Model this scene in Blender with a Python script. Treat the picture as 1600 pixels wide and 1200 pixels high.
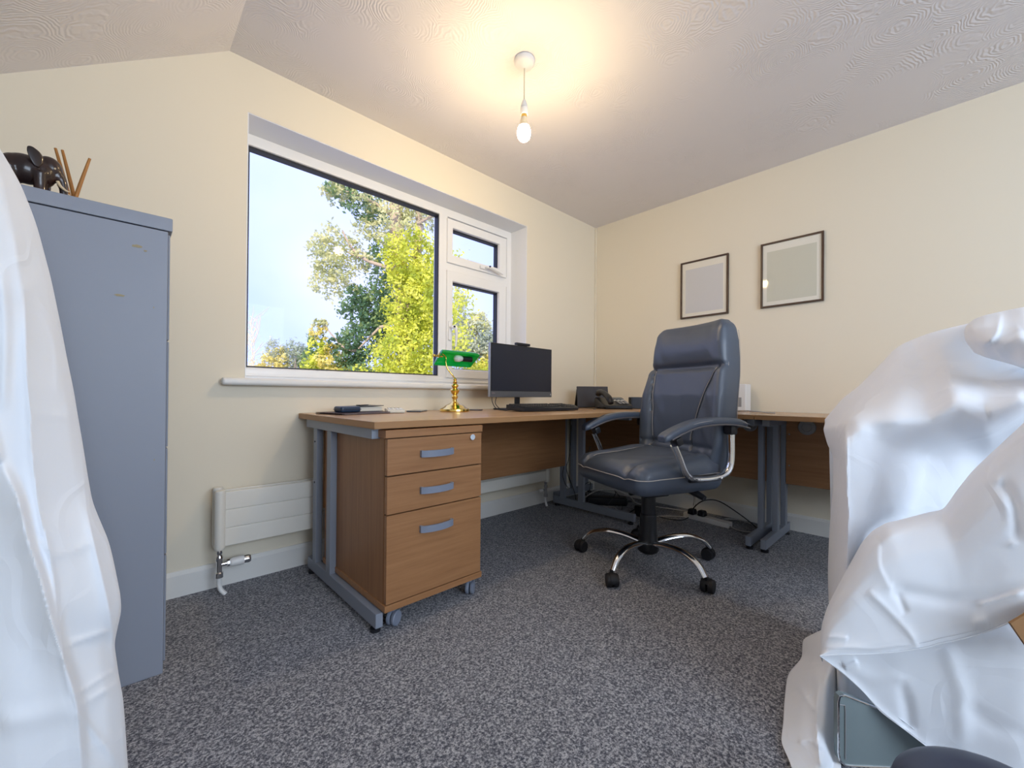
import bpy, bmesh, math, random
import numpy as np
from mathutils import Vector, Matrix, noise
random.seed(7)
for o in list(bpy.data.objects): bpy.data.objects.remove(o)
SC = bpy.context.scene
COL = SC.collection
V = Vector

# ------------------------------------------------------------------ camera
CAMX, CAMY, CAMZ = -3.0059, -2.116, 0.8143
YAW, PITCH, ROLL, FPX, PY = 0.8104, 0.0046, 0.0082, 646.5, 613.95
fwd = V((math.cos(YAW)*math.cos(PITCH), math.sin(YAW)*math.cos(PITCH), math.sin(PITCH)))
rt0 = V((math.sin(YAW), -math.cos(YAW), 0)); up0 = rt0.cross(fwd)
rt = math.cos(ROLL)*rt0 + math.sin(ROLL)*up0
up = -math.sin(ROLL)*rt0 + math.cos(ROLL)*up0
cam = bpy.data.cameras.new('camera'); camo = bpy.data.objects.new('camera', cam); COL.objects.link(camo)
M = Matrix(((rt.x, up.x, -fwd.x, CAMX), (rt.y, up.y, -fwd.y, CAMY), (rt.z, up.z, -fwd.z, CAMZ), (0, 0, 0, 1)))
camo.matrix_world = M
cam.sensor_width = 36; cam.sensor_fit = 'HORIZONTAL'; cam.lens = FPX/1600*36
cam.shift_y = (PY-600)/1600; cam.clip_start = .05; cam.clip_end = 300
SC.camera = camo

# ------------------------------------------------------------------ view
SC.view_settings.view_transform = 'Standard'; SC.view_settings.look = 'None'
SC.view_settings.gamma = 1; SC.view_settings.use_curve_mapping = False
SC.view_settings.exposure = 0.10

# ------------------------------------------------------------------ world sky
W = bpy.data.worlds.new('sky'); SC.world = W; W.use_nodes = True
nt = W.node_tree; nt.nodes.clear()
wo = nt.nodes.new('ShaderNodeOutputWorld'); bg = nt.nodes.new('ShaderNodeBackground')
tc = nt.nodes.new('ShaderNodeTexCoord'); nz = nt.nodes.new('ShaderNodeTexNoise'); cr = nt.nodes.new('ShaderNodeValToRGB')
nz.inputs['Scale'].default_value = 2.2; nz.inputs['Detail'].default_value = 4; nz.inputs['Roughness'].default_value = .45
cr.color_ramp.elements[0].position = .36; cr.color_ramp.elements[0].color = (.50, .64, 1.35, 1)
cr.color_ramp.elements[1].position = .62; cr.color_ramp.elements[1].color = (.72, .80, 1.35, 1)
nt.links.new(tc.outputs['Generated'], nz.inputs['Vector']); nt.links.new(nz.outputs['Fac'], cr.inputs['Fac'])
nt.links.new(cr.outputs['Color'], bg.inputs['Color']); nt.links.new(bg.outputs['Background'], wo.inputs['Surface'])
bg.inputs['Strength'].default_value = 1.3

# ------------------------------------------------------------------ sun and assumed daylight added behind the camera
def lamp(kind, name, loc, energy, color, **k):
    l = bpy.data.lights.new(name, kind); l.energy = energy; l.color = color
    for a, b in k.items(): setattr(l, a, b)
    o = bpy.data.objects.new(name, l); COL.objects.link(o); o.location = loc; return o
s = lamp('SUN', 'sun', (0, -10, 8), 5.0, (1, .90, .72), angle=.01)
s.rotation_euler = V((-.62, -.62, .46)).to_track_quat('Z', 'Y').to_euler()
a = lamp('AREA', 'assumed_daylight_back', (-2.1, -4.50, 1.50), 80, (.70, .83, 1), shape='RECTANGLE', size=2.3, size_y=1.25)  # assumed daylight fill, added in front of the windowless back wall
a.rotation_euler = (math.radians(90), 0, math.radians(-6))
PORTAL = lamp('AREA', 'window_portal', (-1.73, .30, 1.46), 1, (1, 1, 1), shape='RECTANGLE', size=1.7, size_y=1.15)
PORTAL.rotation_euler = (math.radians(-90), 0, 0); PORTAL.data.cycles.is_portal = True

# ------------------------------------------------------------------ helpers
def mat(name, color, rough=.5, metal=0, spec=.5, bump=None, ramp=None, coat=0, trans=0, emis=None, est=0, alpha=1, sheen=0, ior=1.45, coord='Object', stretch=(1, 1, 1)):
    m = bpy.data.materials.new(name); m.use_nodes = True; t = m.node_tree; b = t.nodes['Principled BSDF']
    b.inputs['Base Color'].default_value = (*color, 1); b.inputs['Roughness'].default_value = rough
    b.inputs['Metallic'].default_value = metal; b.inputs['Specular IOR Level'].default_value = spec
    b.inputs['Coat Weight'].default_value = coat; b.inputs['Transmission Weight'].default_value = trans
    b.inputs['Sheen Weight'].default_value = sheen; b.inputs['IOR'].default_value = ior
    if emis: b.inputs['Emission Color'].default_value = (*emis, 1); b.inputs['Emission Strength'].default_value = est
    c = t.nodes.new('ShaderNodeTexCoord'); mp = t.nodes.new('ShaderNodeMapping'); mp.inputs['Scale'].default_value = stretch
    t.links.new(c.outputs[coord], mp.inputs['Vector'])
    if ramp:   # (scale, detail, [(pos,color)...], roughness)
        n = t.nodes.new('ShaderNodeTexNoise'); n.inputs['Scale'].default_value = ramp[0]; n.inputs['Detail'].default_value = ramp[1]
        n.inputs['Roughness'].default_value = ramp[3] if len(ramp) > 3 else .5
        r = t.nodes.new('ShaderNodeValToRGB'); t.links.new(mp.outputs[0], n.inputs['Vector']); t.links.new(n.outputs['Fac'], r.inputs['Fac'])
        el = r.color_ramp.elements
        for i, (p_, c_) in enumerate(ramp[2]):
            e = el[i] if i < 2 else el.new(p_)
            e.position = p_; e.color = (*c_, 1)
        t.links.new(r.outputs['Color'], b.inputs['Base Color'])
    if bump:   # (scale, strength, distance)
        n = t.nodes.new('ShaderNodeTexNoise'); n.inputs['Scale'].default_value = bump[0]; n.inputs['Detail'].default_value = 3
        bp = t.nodes.new('ShaderNodeBump'); bp.inputs['Strength'].default_value = bump[1]; bp.inputs['Distance'].default_value = bump[2]
        t.links.new(mp.outputs[0], n.inputs['Vector']); t.links.new(n.outputs['Fac'], bp.inputs['Height']); t.links.new(bp.outputs[0], b.inputs['Normal'])
    return m

def wood(name, c0, c1, axis, rough=.42):
    st = {'x': (1.2, 26, 26), 'y': (26, 1.2, 26), 'z': (26, 26, 1.2)}[axis]
    return mat(name, c0, rough, ramp=(2.4, 6, [(.30, c0), (.70, c1)], .68), stretch=st, bump=(3, .05, .001))

class MB:
    def __init__(s): s.v = []; s.f = []
    def add(s, vs, fs):
        n = len(s.v); s.v += [V(q) for q in vs]; s.f += [tuple(i+n for i in f) for f in fs]; return s
    def bm(s, b):
        b.verts.ensure_lookup_table(); b.faces.ensure_lookup_table()
        s.add([v.co.copy() for v in b.verts], [[v.index for v in f.verts] for f in b.faces]); b.free(); return s
    def box(s, lo, hi, r=.002, seg=2):
        b = bmesh.new(); bmesh.ops.create_cube(b, size=1)
        lo = V(lo); hi = V(hi); c = (lo+hi)/2; d = hi-lo
        for v in b.verts: v.co = V((v.co.x*d.x, v.co.y*d.y, v.co.z*d.z))+c
        r = min(r, .49*min(abs(d.x), abs(d.y), abs(d.z)))
        if r > 0: bmesh.ops.bevel(b, geom=list(b.edges), offset=r, segments=seg, profile=.5, affect='EDGES')
        b.verts.index_update(); return s.bm(b)
    def obox(s, c, d, rz=0, rx=0, ry=0, r=.002, seg=2):
        t = MB().box([-q/2 for q in d], [q/2 for q in d], r, seg)
        m = Matrix.Translation(V(c)) @ Matrix.Rotation(rz, 4, 'Z') @ Matrix.Rotation(ry, 4, 'Y') @ Matrix.Rotation(rx, 4, 'X')
        return s.add([m @ v for v in t.v], t.f)
    def tube(s, pts, r, n=8, smooth=True, close=False, res=5):
        P = [V(q) for q in pts]
        if smooth and len(P) > 2: P = spline(P, res, close)
        R = r if hasattr(r, '__len__') else [r]*len(P)
        if len(R) != len(P): R = list(np.interp(np.linspace(0, 1, len(P)), np.linspace(0, 1, len(R)), R))
        k = len(P); vs = []; prev = None
        for i, q in enumerate(P):
            if close: t = P[(i+1) % k]-P[(i-1) % k]
            else: t = P[min(i+1, k-1)]-P[max(i-1, 0)]
            t = t.normalized() if t.length > 0 else V((0, 0, 1))
            if prev is None:
                a = t.orthogonal().normalized()
            else:
                a = prev-t*prev.dot(t); a = a.normalized() if a.length > 1e-6 else t.orthogonal().normalized()
            prev = a; b2 = t.cross(a)
            for j in range(n):
                w = 2*math.pi*j/n; vs.append(q+(a*math.cos(w)+b2*math.sin(w))*R[i])
        fs = []
        for i in range(k if close else k-1):
            for j in range(n):
                i2 = (i+1) % k; fs.append((i*n+j, i*n+(j+1) % n, i2*n+(j+1) % n, i2*n+j))
        if not close: fs += [tuple(range(n))[::-1], tuple((k-1)*n+j for j in range(n))]
        return s.add(vs, fs)
    def cyl(s, a, b, r, r2=None, n=20): return s.tube([a, b], [r, r if r2 is None else r2], n, False)
    def lathe(s, prof, c=(0, 0, 0), n=28, m=None):
        c = V(c); vs = []; k = len(prof)
        for r, z in prof:
            for j in range(n):
                w = 2*math.pi*j/n; q = V((r*math.cos(w), r*math.sin(w), z)); vs.append((m @ q if m else q)+c)
        fs = [(i*n+j, i*n+(j+1) % n, (i+1)*n+(j+1) % n, (i+1)*n+j) for i in range(k-1) for j in range(n)]
        fs += [tuple(range(n))[::-1], tuple((k-1)*n+j for j in range(n))]
        return s.add(vs, fs)
    def prism(s, poly, y0, y1, fn):   # poly of (a,b); fn(a,b,t) -> point
        n = len(poly); vs = [fn(a, b, y0) for a, b in poly]+[fn(a, b, y1) for a, b in poly]
        fs = [tuple(range(n))[::-1], tuple(range(n, 2*n))]+[(i, (i+1) % n, n+(i+1) % n, n+i) for i in range(n)]
        return s.add(vs, fs)
    def ell(s, c, r, rot=None, n=14):
        b = bmesh.new(); bmesh.ops.create_uvsphere(b, u_segments=n+4, v_segments=n, radius=1)
        for v in b.verts:
            q = V((v.co.x*r[0], v.co.y*r[1], v.co.z*r[2]))
            if rot: q = rot @ q
            v.co = q+V(c)
        b.verts.index_update(); return s.bm(b)
    def slab(s, n, size, r, fn):      # rounded block, subdivided, then warped by fn
        nx, ny, nz = n; vs = {}; out = []; fs = []; hx, hy, hz = [q/2 for q in size]
        def vid(i, j, k):
            key = (i, j, k)
            if key not in vs:
                q = V((-hx+2*hx*i/nx, -hy+2*hy*j/ny, -hz+2*hz*k/nz))
                c = V((max(-hx+r, min(hx-r, q.x)), max(-hy+r, min(hy-r, q.y)), max(-hz+r, min(hz-r, q.z))))
                d = q-c
                if d.length > 1e-9: q = c+d.normalized()*r*min(1, max(abs(d.x), abs(d.y), abs(d.z))/r)
                vs[key] = len(out); out.append(fn(q, (i/nx, j/ny, k/nz)))
            return vs[key]
        for i in range(nx):
            for j in range(ny):
                fs.append((vid(i, j, 0), vid(i, j+1, 0), vid(i+1, j+1, 0), vid(i+1, j, 0))); fs.append((vid(i, j, nz), vid(i+1, j, nz), vid(i+1, j+1, nz), vid(i, j+1, nz)))
        for i in range(nx):
            for k in range(nz):
                fs.append((vid(i, 0, k), vid(i+1, 0, k), vid(i+1, 0, k+1), vid(i, 0, k+1))); fs.append((vid(i, ny, k), vid(i, ny, k+1), vid(i+1, ny, k+1), vid(i+1, ny, k)))
        for j in range(ny):
            for k in range(nz):
                fs.append((vid(0, j, k), vid(0, j, k+1), vid(0, j+1, k+1), vid(0, j+1, k))); fs.append((vid(nx, j, k), vid(nx, j+1, k), vid(nx, j+1, k+1), vid(nx, j, k+1)))
        return s.add(out, fs)
    def build(s, name, m, parent=None, ang=38, fix=True):
        me = bpy.data.meshes.new(name)
        if parent is not None: org = V(parent.get('_o', (0, 0, 0)))
        else:
            xs = [v.x for v in s.v]; ys = [v.y for v in s.v]; zs = [v.z for v in s.v]
            org = V(((min(xs)+max(xs))/2, (min(ys)+max(ys))/2, min(zs)))
        me.from_pydata([v-org for v in s.v], [], s.f)
        if fix:
            b = bmesh.new(); b.from_mesh(me); bmesh.ops.recalc_face_normals(b, faces=b.faces); b.to_mesh(me); b.free()
        me.materials.append(m)
        if ang: me.shade_smooth(); me.set_sharp_from_angle(angle=math.radians(ang))
        o = bpy.data.objects.new(name, me); COL.objects.link(o)
        if ang and ang < 50: w_ = o.modifiers.new('face_weighted_normals', 'WEIGHTED_NORMAL'); w_.keep_sharp = True
        if parent is not None:
            o.parent = parent
            o['_o'] = tuple(org)
        else: o.location = org; o['_o'] = tuple(org)
        return o

def spline(P, res=5, close=False):
    k = len(P); out = []
    g = (lambda i: P[i % k]) if close else (lambda i: P[max(0, min(k-1, i))])
    for i in range(k if close else k-1):
        a, b, c, d = g(i-1), g(i), g(i+1), g(i+2)
        for j in range(res):
            t = j/res
            out.append(.5*((2*b)+(c-a)*t+(2*a-5*b+4*c-d)*t*t+(3*b-a-3*c+d)*t**3))
    if not close: out.append(P[-1].copy())
    return out

def tag(o, label, cat, group=None, kind=None):
    if label: o['label'] = label
    if cat: o['category'] = cat
    if group: o['group'] = group
    if kind: o['kind'] = kind
    return o
def thing(name, label, cat, loc, rz=0, group=None):
    o = bpy.data.objects.new(name, None); COL.objects.link(o); o.empty_display_size = .05
    o.location = loc; o.rotation_euler = (0, 0, rz)
    o['_o'] = tuple(loc) if rz == 0 else (0, 0, 0)      # turned things are built in their own frame
    return tag(o, label, cat, group)
def part(o, label): o['label'] = label; return o
def struct(o): o['kind'] = 'structure'; return o

def at(px, py, d):     # the point a distance d ahead of the tripod along a sight line: used to survey positions
    return V((CAMX, CAMY, CAMZ))+(fwd+rt*((px-800)/FPX)+up*((PY-py)/FPX))*d

# ------------------------------------------------------------------ materials
WALL = mat('wall_paint', (.80, .73, .595), .75, spec=.25, bump=(220, .06, .0008))
CEILB = mat('ceiling_artex', (.80, .775, .79), .8, spec=.2)
t = CEILB.node_tree; b = t.nodes['Principled BSDF']
c = t.nodes.new('ShaderNodeTexCoord')
vo = t.nodes.new('ShaderNodeTexVoronoi'); vo.inputs['Scale'].default_value = 5.2; vo.inputs['Randomness'].default_value = .95
nd = t.nodes.new('ShaderNodeTexNoise'); nd.inputs['Scale'].default_value = 9; nd.inputs['Detail'].default_value = 3
ad = t.nodes.new('ShaderNodeMath'); ad.operation = 'MULTIPLY_ADD'; ad.inputs[1].default_value = .30
mu = t.nodes.new('ShaderNodeMath'); mu.operation = 'MULTIPLY'; mu.inputs[1].default_value = 140
sn = t.nodes.new('ShaderNodeMath'); sn.operation = 'SINE'
n2 = t.nodes.new('ShaderNodeTexNoise'); n2.inputs['Scale'].default_value = 3.4; n2.inputs['Detail'].default_value = 2
r2 = t.nodes.new('ShaderNodeValToRGB'); r2.color_ramp.elements[0].position = .44; r2.color_ramp.elements[1].position = .62
m2 = t.nodes.new('ShaderNodeMath'); m2.operation = 'MULTIPLY'
bp = t.nodes.new('ShaderNodeBump'); bp.inputs['Strength'].default_value = .24; bp.inputs['Distance'].default_value = .004
L = t.links.new
for n_ in (vo, nd, n2): L(c.outputs['Object'], n_.inputs['Vector'])
L(nd.outputs['Fac'], ad.inputs[0]); L(vo.outputs['Distance'], ad.inputs[2]); L(ad.outputs[0], mu.inputs[0]); L(mu.outputs[0], sn.inputs[0])
L(n2.outputs['Fac'], r2.inputs['Fac']); L(sn.outputs[0], m2.inputs[0]); L(r2.outputs['Color'], m2.inputs[1]); L(m2.outputs[0], bp.inputs['Height']); L(bp.outputs[0], b.inputs['Normal'])

CARPET = mat('grey_fleck_carpet', (.2, .2, .22), .95, spec=.1, sheen=.15)
t = CARPET.node_tree; b = t.nodes['Principled BSDF']; c = t.nodes.new('ShaderNodeTexCoord')
n1 = t.nodes.new('ShaderNodeTexNoise'); n1.inputs['Scale'].default_value = 170; n1.inputs['Detail'].default_value = 3; n1.inputs['Roughness'].default_value = .75
r1 = t.nodes.new('ShaderNodeValToRGB'); e = r1.color_ramp.elements
e[0].position = .38; e[0].color = (.045, .050, .070, 1); e[1].position = .64; e[1].color = (.50, .50, .53, 1)
x = e.new(.5); x.color = (.185, .19, .215, 1)
L = t.links.new; L(c.outputs['Object'], n1.inputs['Vector']); L(n1.outputs['Fac'], r1.inputs['Fac']); L(r1.outputs['Color'], b.inputs['Base Color'])
bp = t.nodes.new('ShaderNodeBump'); bp.inputs['Strength'].default_value = .8; bp.inputs['Distance'].default_value = .004
L(n1.outputs['Fac'], bp.inputs['Height']); L(bp.outputs[0], b.inputs['Normal'])

GLOSSW = mat('white_gloss_paint', (.78, .77, .74), .35)
UPVC = mat('white_upvc', (.84, .84, .84), .28)
GASK = mat('black_rubber_gasket', (.015, .017, .025), .5)
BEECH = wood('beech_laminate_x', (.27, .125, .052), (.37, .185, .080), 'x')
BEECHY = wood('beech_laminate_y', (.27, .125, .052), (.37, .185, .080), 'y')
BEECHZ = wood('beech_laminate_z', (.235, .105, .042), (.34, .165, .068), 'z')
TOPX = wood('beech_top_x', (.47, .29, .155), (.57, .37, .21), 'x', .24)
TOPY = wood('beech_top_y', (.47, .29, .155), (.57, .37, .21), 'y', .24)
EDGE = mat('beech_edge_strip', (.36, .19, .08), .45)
STEEL = mat('silver_grey_powder_coat', (.26, .29, .35), .42, metal=.15)
HAND = mat('grey_plastic_handle', (.20, .23, .30), .4)
CAB = mat('grey_cabinet_enamel', (.26, .285, .345), .45, bump=(500, .05, .0004))
CHROME = mat('chrome', (.80, .81, .82), .09, metal=1)
BRASS = mat('polished_brass', (.80, .56, .16), .16, metal=1)
BLACKP = mat('black_plastic', (.012, .013, .017), .38)
BLACKM = mat('matt_black_rubber', (.010, .010, .013), .6)
LEATHER = mat('dark_blue_grey_leather', (.054, .074, .112), .46, spec=.9, coat=.15, bump=(260, .16, .0012))
STITCH = mat('pale_stitching', (.42, .40, .39), .6)
CLOTH = mat('white_cotton_sheet', (.84, .88, .94), .85, spec=.15, sheen=.25, bump=(900, .05, .0004))
t = CLOTH.node_tree; b = t.nodes['Principled BSDF']; c = t.nodes.new('ShaderNodeTexCoord')
nd = t.nodes.new('ShaderNodeTexNoise'); nd.inputs['Scale'].default_value = 3.5; nd.inputs['Detail'].default_value = 2
mv = t.nodes.new('ShaderNodeMix'); mv.data_type = 'VECTOR'; mv.inputs['Factor'].default_value = .35
vo = t.nodes.new('ShaderNodeTexVoronoi'); vo.feature = 'DISTANCE_TO_EDGE'; vo.inputs['Scale'].default_value = 5.5
rr_ = t.nodes.new('ShaderNodeValToRGB'); rr_.color_ramp.elements[0].color = (1, 1, 1, 1); rr_.color_ramp.elements[1].position = .09; rr_.color_ramp.elements[1].color = (0, 0, 0, 1)
n4 = t.nodes.new('ShaderNodeTexNoise'); n4.inputs['Scale'].default_value = 6; n4.inputs['Detail'].default_value = 2
mm_ = t.nodes.new('ShaderNodeMath'); mm_.operation = 'MULTIPLY'
bp = t.nodes.new('ShaderNodeBump'); bp.inputs['Strength'].default_value = .35; bp.inputs['Distance'].default_value = .006
L = t.links.new; L(c.outputs['Object'], nd.inputs['Vector']); L(c.outputs['Object'], mv.inputs['A']); L(nd.outputs['Color'], mv.inputs['B']); L(mv.outputs['Result'], vo.inputs['Vector'])
L(vo.outputs['Distance'], rr_.inputs['Fac']); L(c.outputs['Object'], n4.inputs['Vector']); L(rr_.outputs['Color'], mm_.inputs[0]); L(n4.outputs['Fac'], mm_.inputs[1]); L(mm_.outputs[0], bp.inputs['Height'])
L(bp.outputs[0], b.inputs['Normal'])
WHITEP = mat('white_plastic', (.78, .78, .77), .35)
CREAMP = mat('cream_radiator_enamel', (.76, .73, .66), .35)
GREYP = mat('grey_plastic', (.30, .30, .31), .45)

# ------------------------------------------------------------------ room shell
XL, YB, H = -4.0, -4.6, 2.274
FX = -2.675; SL = .703
zl = H-SL*(FX-XL)
wx0, wx1, wz0, wz1 = -2.606, -.853, .862, 2.046
struct(MB().add([(XL-.1, YB-.1, -.02), (.1, YB-.1, -.02), (.1, .1, -.02), (XL-.1, .1, -.02), (XL-.1, YB-.1, 0), (.1, YB-.1, 0), (.1, .1, 0), (XL-.1, .1, 0)],
    [(0, 1, 2, 3), (4, 5, 6, 7), (0, 1, 5, 4), (1, 2, 6, 5), (2, 3, 7, 6), (3, 0, 4, 7)]).build('floor', CARPET, ang=0))
# window wall, 0.28 m thick, with the opening
def wallseg(m, x0, x1, z0a, z1a, z1b, y0=0, y1=.28):
    m.add([(x0, y0, z0a), (x1, y0, z0a), (x1, y0, z1b), (x0, y0, z1a), (x0, y1, z0a), (x1, y1, z0a), (x1, y1, z1b), (x0, y1, z1a)],
          [(0, 1, 2, 3), (7, 6, 5, 4), (0, 4, 5, 1), (3, 2, 6, 7), (0, 3, 7, 4), (1, 5, 6, 2)])
m = MB()
m.add([(XL-.1, 0, 0), (wx0, 0, 0), (wx0, 0, H), (FX, 0, H), (XL-.1, 0, zl-.07),
       (XL-.1, .28, 0), (wx0, .28, 0), (wx0, .28, H), (FX, .28, H), (XL-.1, .28, zl-.07)],
      [(0, 1, 2, 3, 4), (9, 8, 7, 6, 5), (0, 5, 6, 1), (1, 6, 7, 2), (4, 3, 8, 9), (0, 4, 9, 5), (2, 7, 8, 3)])
wallseg(m, wx0, wx1, 0, wz0, wz0); wallseg(m, wx0, wx1, wz1, H, H); wallseg(m, wx1, .1, 0, H, H)
struct(m.build('wall_window', WALL, ang=0))
struct(MB().box((0, YB-.1, 0), (.1, 0, H), 0).build('wall_right', WALL, ang=0))
struct(MB().box((XL-.1, YB-.1, 0), (XL, 0, zl), 0).build('wall_left', WALL, ang=0))
struct(MB().box((XL, YB-.1, 0), (0, YB, H), 0).build('wall_back', WALL, ang=0))
m = MB(); cth = .12
m.add([(XL-.1, YB-.1, zl-.07), (FX, YB-.1, H), (.1, YB-.1, H), (XL-.1, .28, zl-.07), (FX, .28, H), (.1, .28, H),
       (XL-.1, YB-.1, zl-.07+cth), (FX, YB-.1, H+cth), (.1, YB-.1, H+cth), (XL-.1, .28, zl-.07+cth), (FX, .28, H+cth), (.1, .28, H+cth)],
      [(0, 1, 4, 3), (1, 2, 5, 4), (6, 9, 10, 7), (7, 10, 11, 8), (0, 3, 9, 6), (2, 8, 11, 5), (0, 6, 7, 1), (1, 7, 8, 2), (3, 4, 10, 9), (4, 5, 11, 10)])
struct(m.build('ceiling', CEILB, ang=0))
def skirt(name, a, b2, nrm):
    a = V(a); b2 = V(b2); nrm = V(nrm); pr = [(0, 0), (.015, 0), (.015, .085), (.006, .10), (0, .10)]
    m = MB(); m.prism(pr, 0, 1, lambda u, z, t: a.lerp(b2, t)+nrm*u+V((0, 0, z))); return struct(m.build(name, GLOSSW, ang=20))
skirt('baseboard_window', (XL, 0, 0), (0, 0, 0), (0, -1, 0)); skirt('baseboard_right', (0, 0, 0), (0, YB, 0), (-1, 0, 0))
skirt('baseboard_left', (XL, 0, 0), (XL, YB, 0), (1, 0, 0)); skirt('baseboard_back', (XL, YB, 0), (0, YB, 0), (0, 1, 0))
struct(MB().box((-.014, -.014, .1), (0, 0, H), .003).build('trim_2', WALL))     # boxed corner strip
# window board
sb = MB(); sb.box((-2.695, -.045, .846), (-.775, 0, .878), .012, 4); sb.box((wx0+.001, -.01, .8621), (wx1-.001, .17, .878), .001)
struct(sb.build('trim_1', GLOSSW))

rl = MB(); rl.box((wx0+.0002, .001, wz1-.004), (wx1-.0002, .166, wz1-.0005), 0); struct(rl.build('trim_3', mat('white_reveal_paint', (.83, .85, .88), .5), ang=0))
rl = MB(); rl.box((wx1-.004, .001, .8785), (wx1-.0005, .166, wz1-.0045), 0); struct(rl.build('trim_4', bpy.data.materials['white_reveal_paint'], ang=0))
rl = MB(); rl.box((wx0+.0005, .001, .8785), (wx0+.004, .166, wz1-.0045), 0); struct(rl.build('trim_5', bpy.data.materials['white_reveal_paint'], ang=0))
# ------------------------------------------------------------------ window
def mitre(m, x0, x1, z0, z1, ix0, ix1, iz0, iz1, y0, y1, c=.004):
    # one mitred rectangular ring with softened room-side edges
    def loop(t, y):
        X0, X1, Z0, Z1 = [a_+(b_-a_)*t for a_, b_ in ((x0, ix0), (x1, ix1), (z0, iz0), (z1, iz1))]
        return [(X0, y, Z0), (X1, y, Z0), (X1, y, Z1), (X0, y, Z1)]
    w_ = min(ix0-x0, iz0-z0, x1-ix1, z1-iz1); e = min(.3, c/max(w_, .001))
    L_ = [loop(0, y1), loop(0, y0+c), loop(e*.3, y0+c*.3), loop(e, y0), loop(1-e*1.6, y0), loop(1-e*.4, y0+c*.5), loop(1, y0+c*1.6), loop(1, y1)]
    vs = [q for l_ in L_ for q in l_]; n = len(L_)
    return m.add(vs, [(i*4+j, i*4+(j+1) % 4, ((i+1) % n)*4+(j+1) % 4, ((i+1) % n)*4+j) for i in range(n) for j in range(4)])
def frame_ring(m, x0, x1, z0, z1, w, y0, y1, r=.006):
    return mitre(m, x0, x1, z0, z1, x0+w, x1-w, z0+w, z1-w, y0, y1, min(r, w*.3))
def frame_ring_old(m, x0, x1, z0, z1, w, y0, y1, r=.006):
    m.box((x0, y0, z0), (x0+w, y1, z1), r, 3); m.box((x1-w, y0, z0), (x1, y1, z1), r, 3)
    m.box((x0, y0, z0), (x1, y1, z0+w), r, 3); m.box((x0, y0, z1-w), (x1, y1, z1), r, 3)
yF = .165
win = thing('window_1', None, None, (-1.73, yF, .88)); win['kind'] = 'structure'
m = MB(); mitre(m, -2.606, -.853, .878, 2.046, -2.570, -.900, .936, 1.990, yF, yF+.07, .006)
m.box((-1.499, yF+.0006, .925), (-1.434, yF+.069, 2.0), .006, 3); m.box((-1.44, yF+.0012, 1.622), (-.89, yF+.068, 1.70), .006, 3)
m.box((-2.60, yF-.006, .893), (-.86, yF+.003, .905), .003, 2)
m.build('window_frame', UPVC, win)
gl = bpy.data.materials.new('window_glass'); gl.use_nodes = True; t = gl.node_tree; t.nodes.clear()
out = t.nodes.new('ShaderNodeOutputMaterial'); mx = t.nodes.new('ShaderNodeMixShader'); tr = t.nodes.new('ShaderNodeBsdfTransparent'); gs = t.nodes.new('ShaderNodeBsdfGlossy')
fr = t.nodes.new('ShaderNodeFresnel'); fr.inputs['IOR'].default_value = 1.12; gs.inputs['Roughness'].default_value = .01
t.links.new(fr.outputs[0], mx.inputs[0]); t.links.new(tr.outputs[0], mx.inputs[1]); t.links.new(gs.outputs[0], mx.inputs[2]); t.links.new(mx.outputs[0], out.inputs[0])
def pane(x0, x1, z0, z1, parent):
    g = MB(); mitre(g, x0-.006, x1+.006, z0-.006, z1+.006, x0+.004, x1-.005, z0+.004, z1-.008, yF+.010, yF+.05, .001); g.build('glazing_gasket', GASK, parent)
    MB().box((x0-.01, yF+.034, z0-.01), (x1+.01, yF+.039, z1+.01), 0).build('pane', gl, parent, ang=0)
pane(-2.567, -1.5, .938, 1.988, win)
def sash(name, x0, x1, z0, z1, gx0, gx1, gz0, gz1):
    m = MB(); y0 = yF-.014
    mitre(m, x0, x1, z0, z1, gx0, gx1, gz0, gz1, y0, yF+.045, .006)
    s = m.build(name, UPVC, win)
    pane(gx0, gx1, gz0, gz1, s); return s
fan = sash('fanlight', -1.445, -.915, 1.685, 1.978, -1.40, -.985, 1.742, 1.92)
cas = sash('casement', -1.445, -.915, .925, 1.636, -1.398, -.985, .984, 1.565)
m = MB(); yh = yF-.014
m.box((-1.175, yh-.012, 1.700), (-1.085, yh, 1.724), .006, 3); m.tube([(-1.125, yh-.012, 1.712), (-1.125, yh-.032, 1.714), (-1.09, yh-.040, 1.713), (-1.03, yh-.040, 1.700), (-.985, yh-.036, 1.69)], [.010, .011, .011, .009, .006], 10)
m.build('fanlight_handle', UPVC, win)
MB().cyl((-1.118, yh-.040, 1.716), (-1.118, yh-.052, 1.716), .006).build('handle_lock', BLACKP, win)
m = MB(); m.box((-1.437, yh-.012, 1.17), (-1.413, yh, 1.30), .006, 3)
m.tube([(-1.424, yh-.012, 1.255), (-1.424, yh-.034, 1.257), (-1.405, yh-.042, 1.25), (-1.397, yh-.042, 1.20), (-1.402, yh-.040, 1.13)], [.010, .012, .012, .009, .006], 10)
m.build('casement_handle', UPVC, win)
MB().cyl((-1.42, yh-.034, 1.257), (-1.42, yh-.054, 1.257), .006).build('handle_lock', BLACKP, win)

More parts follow.
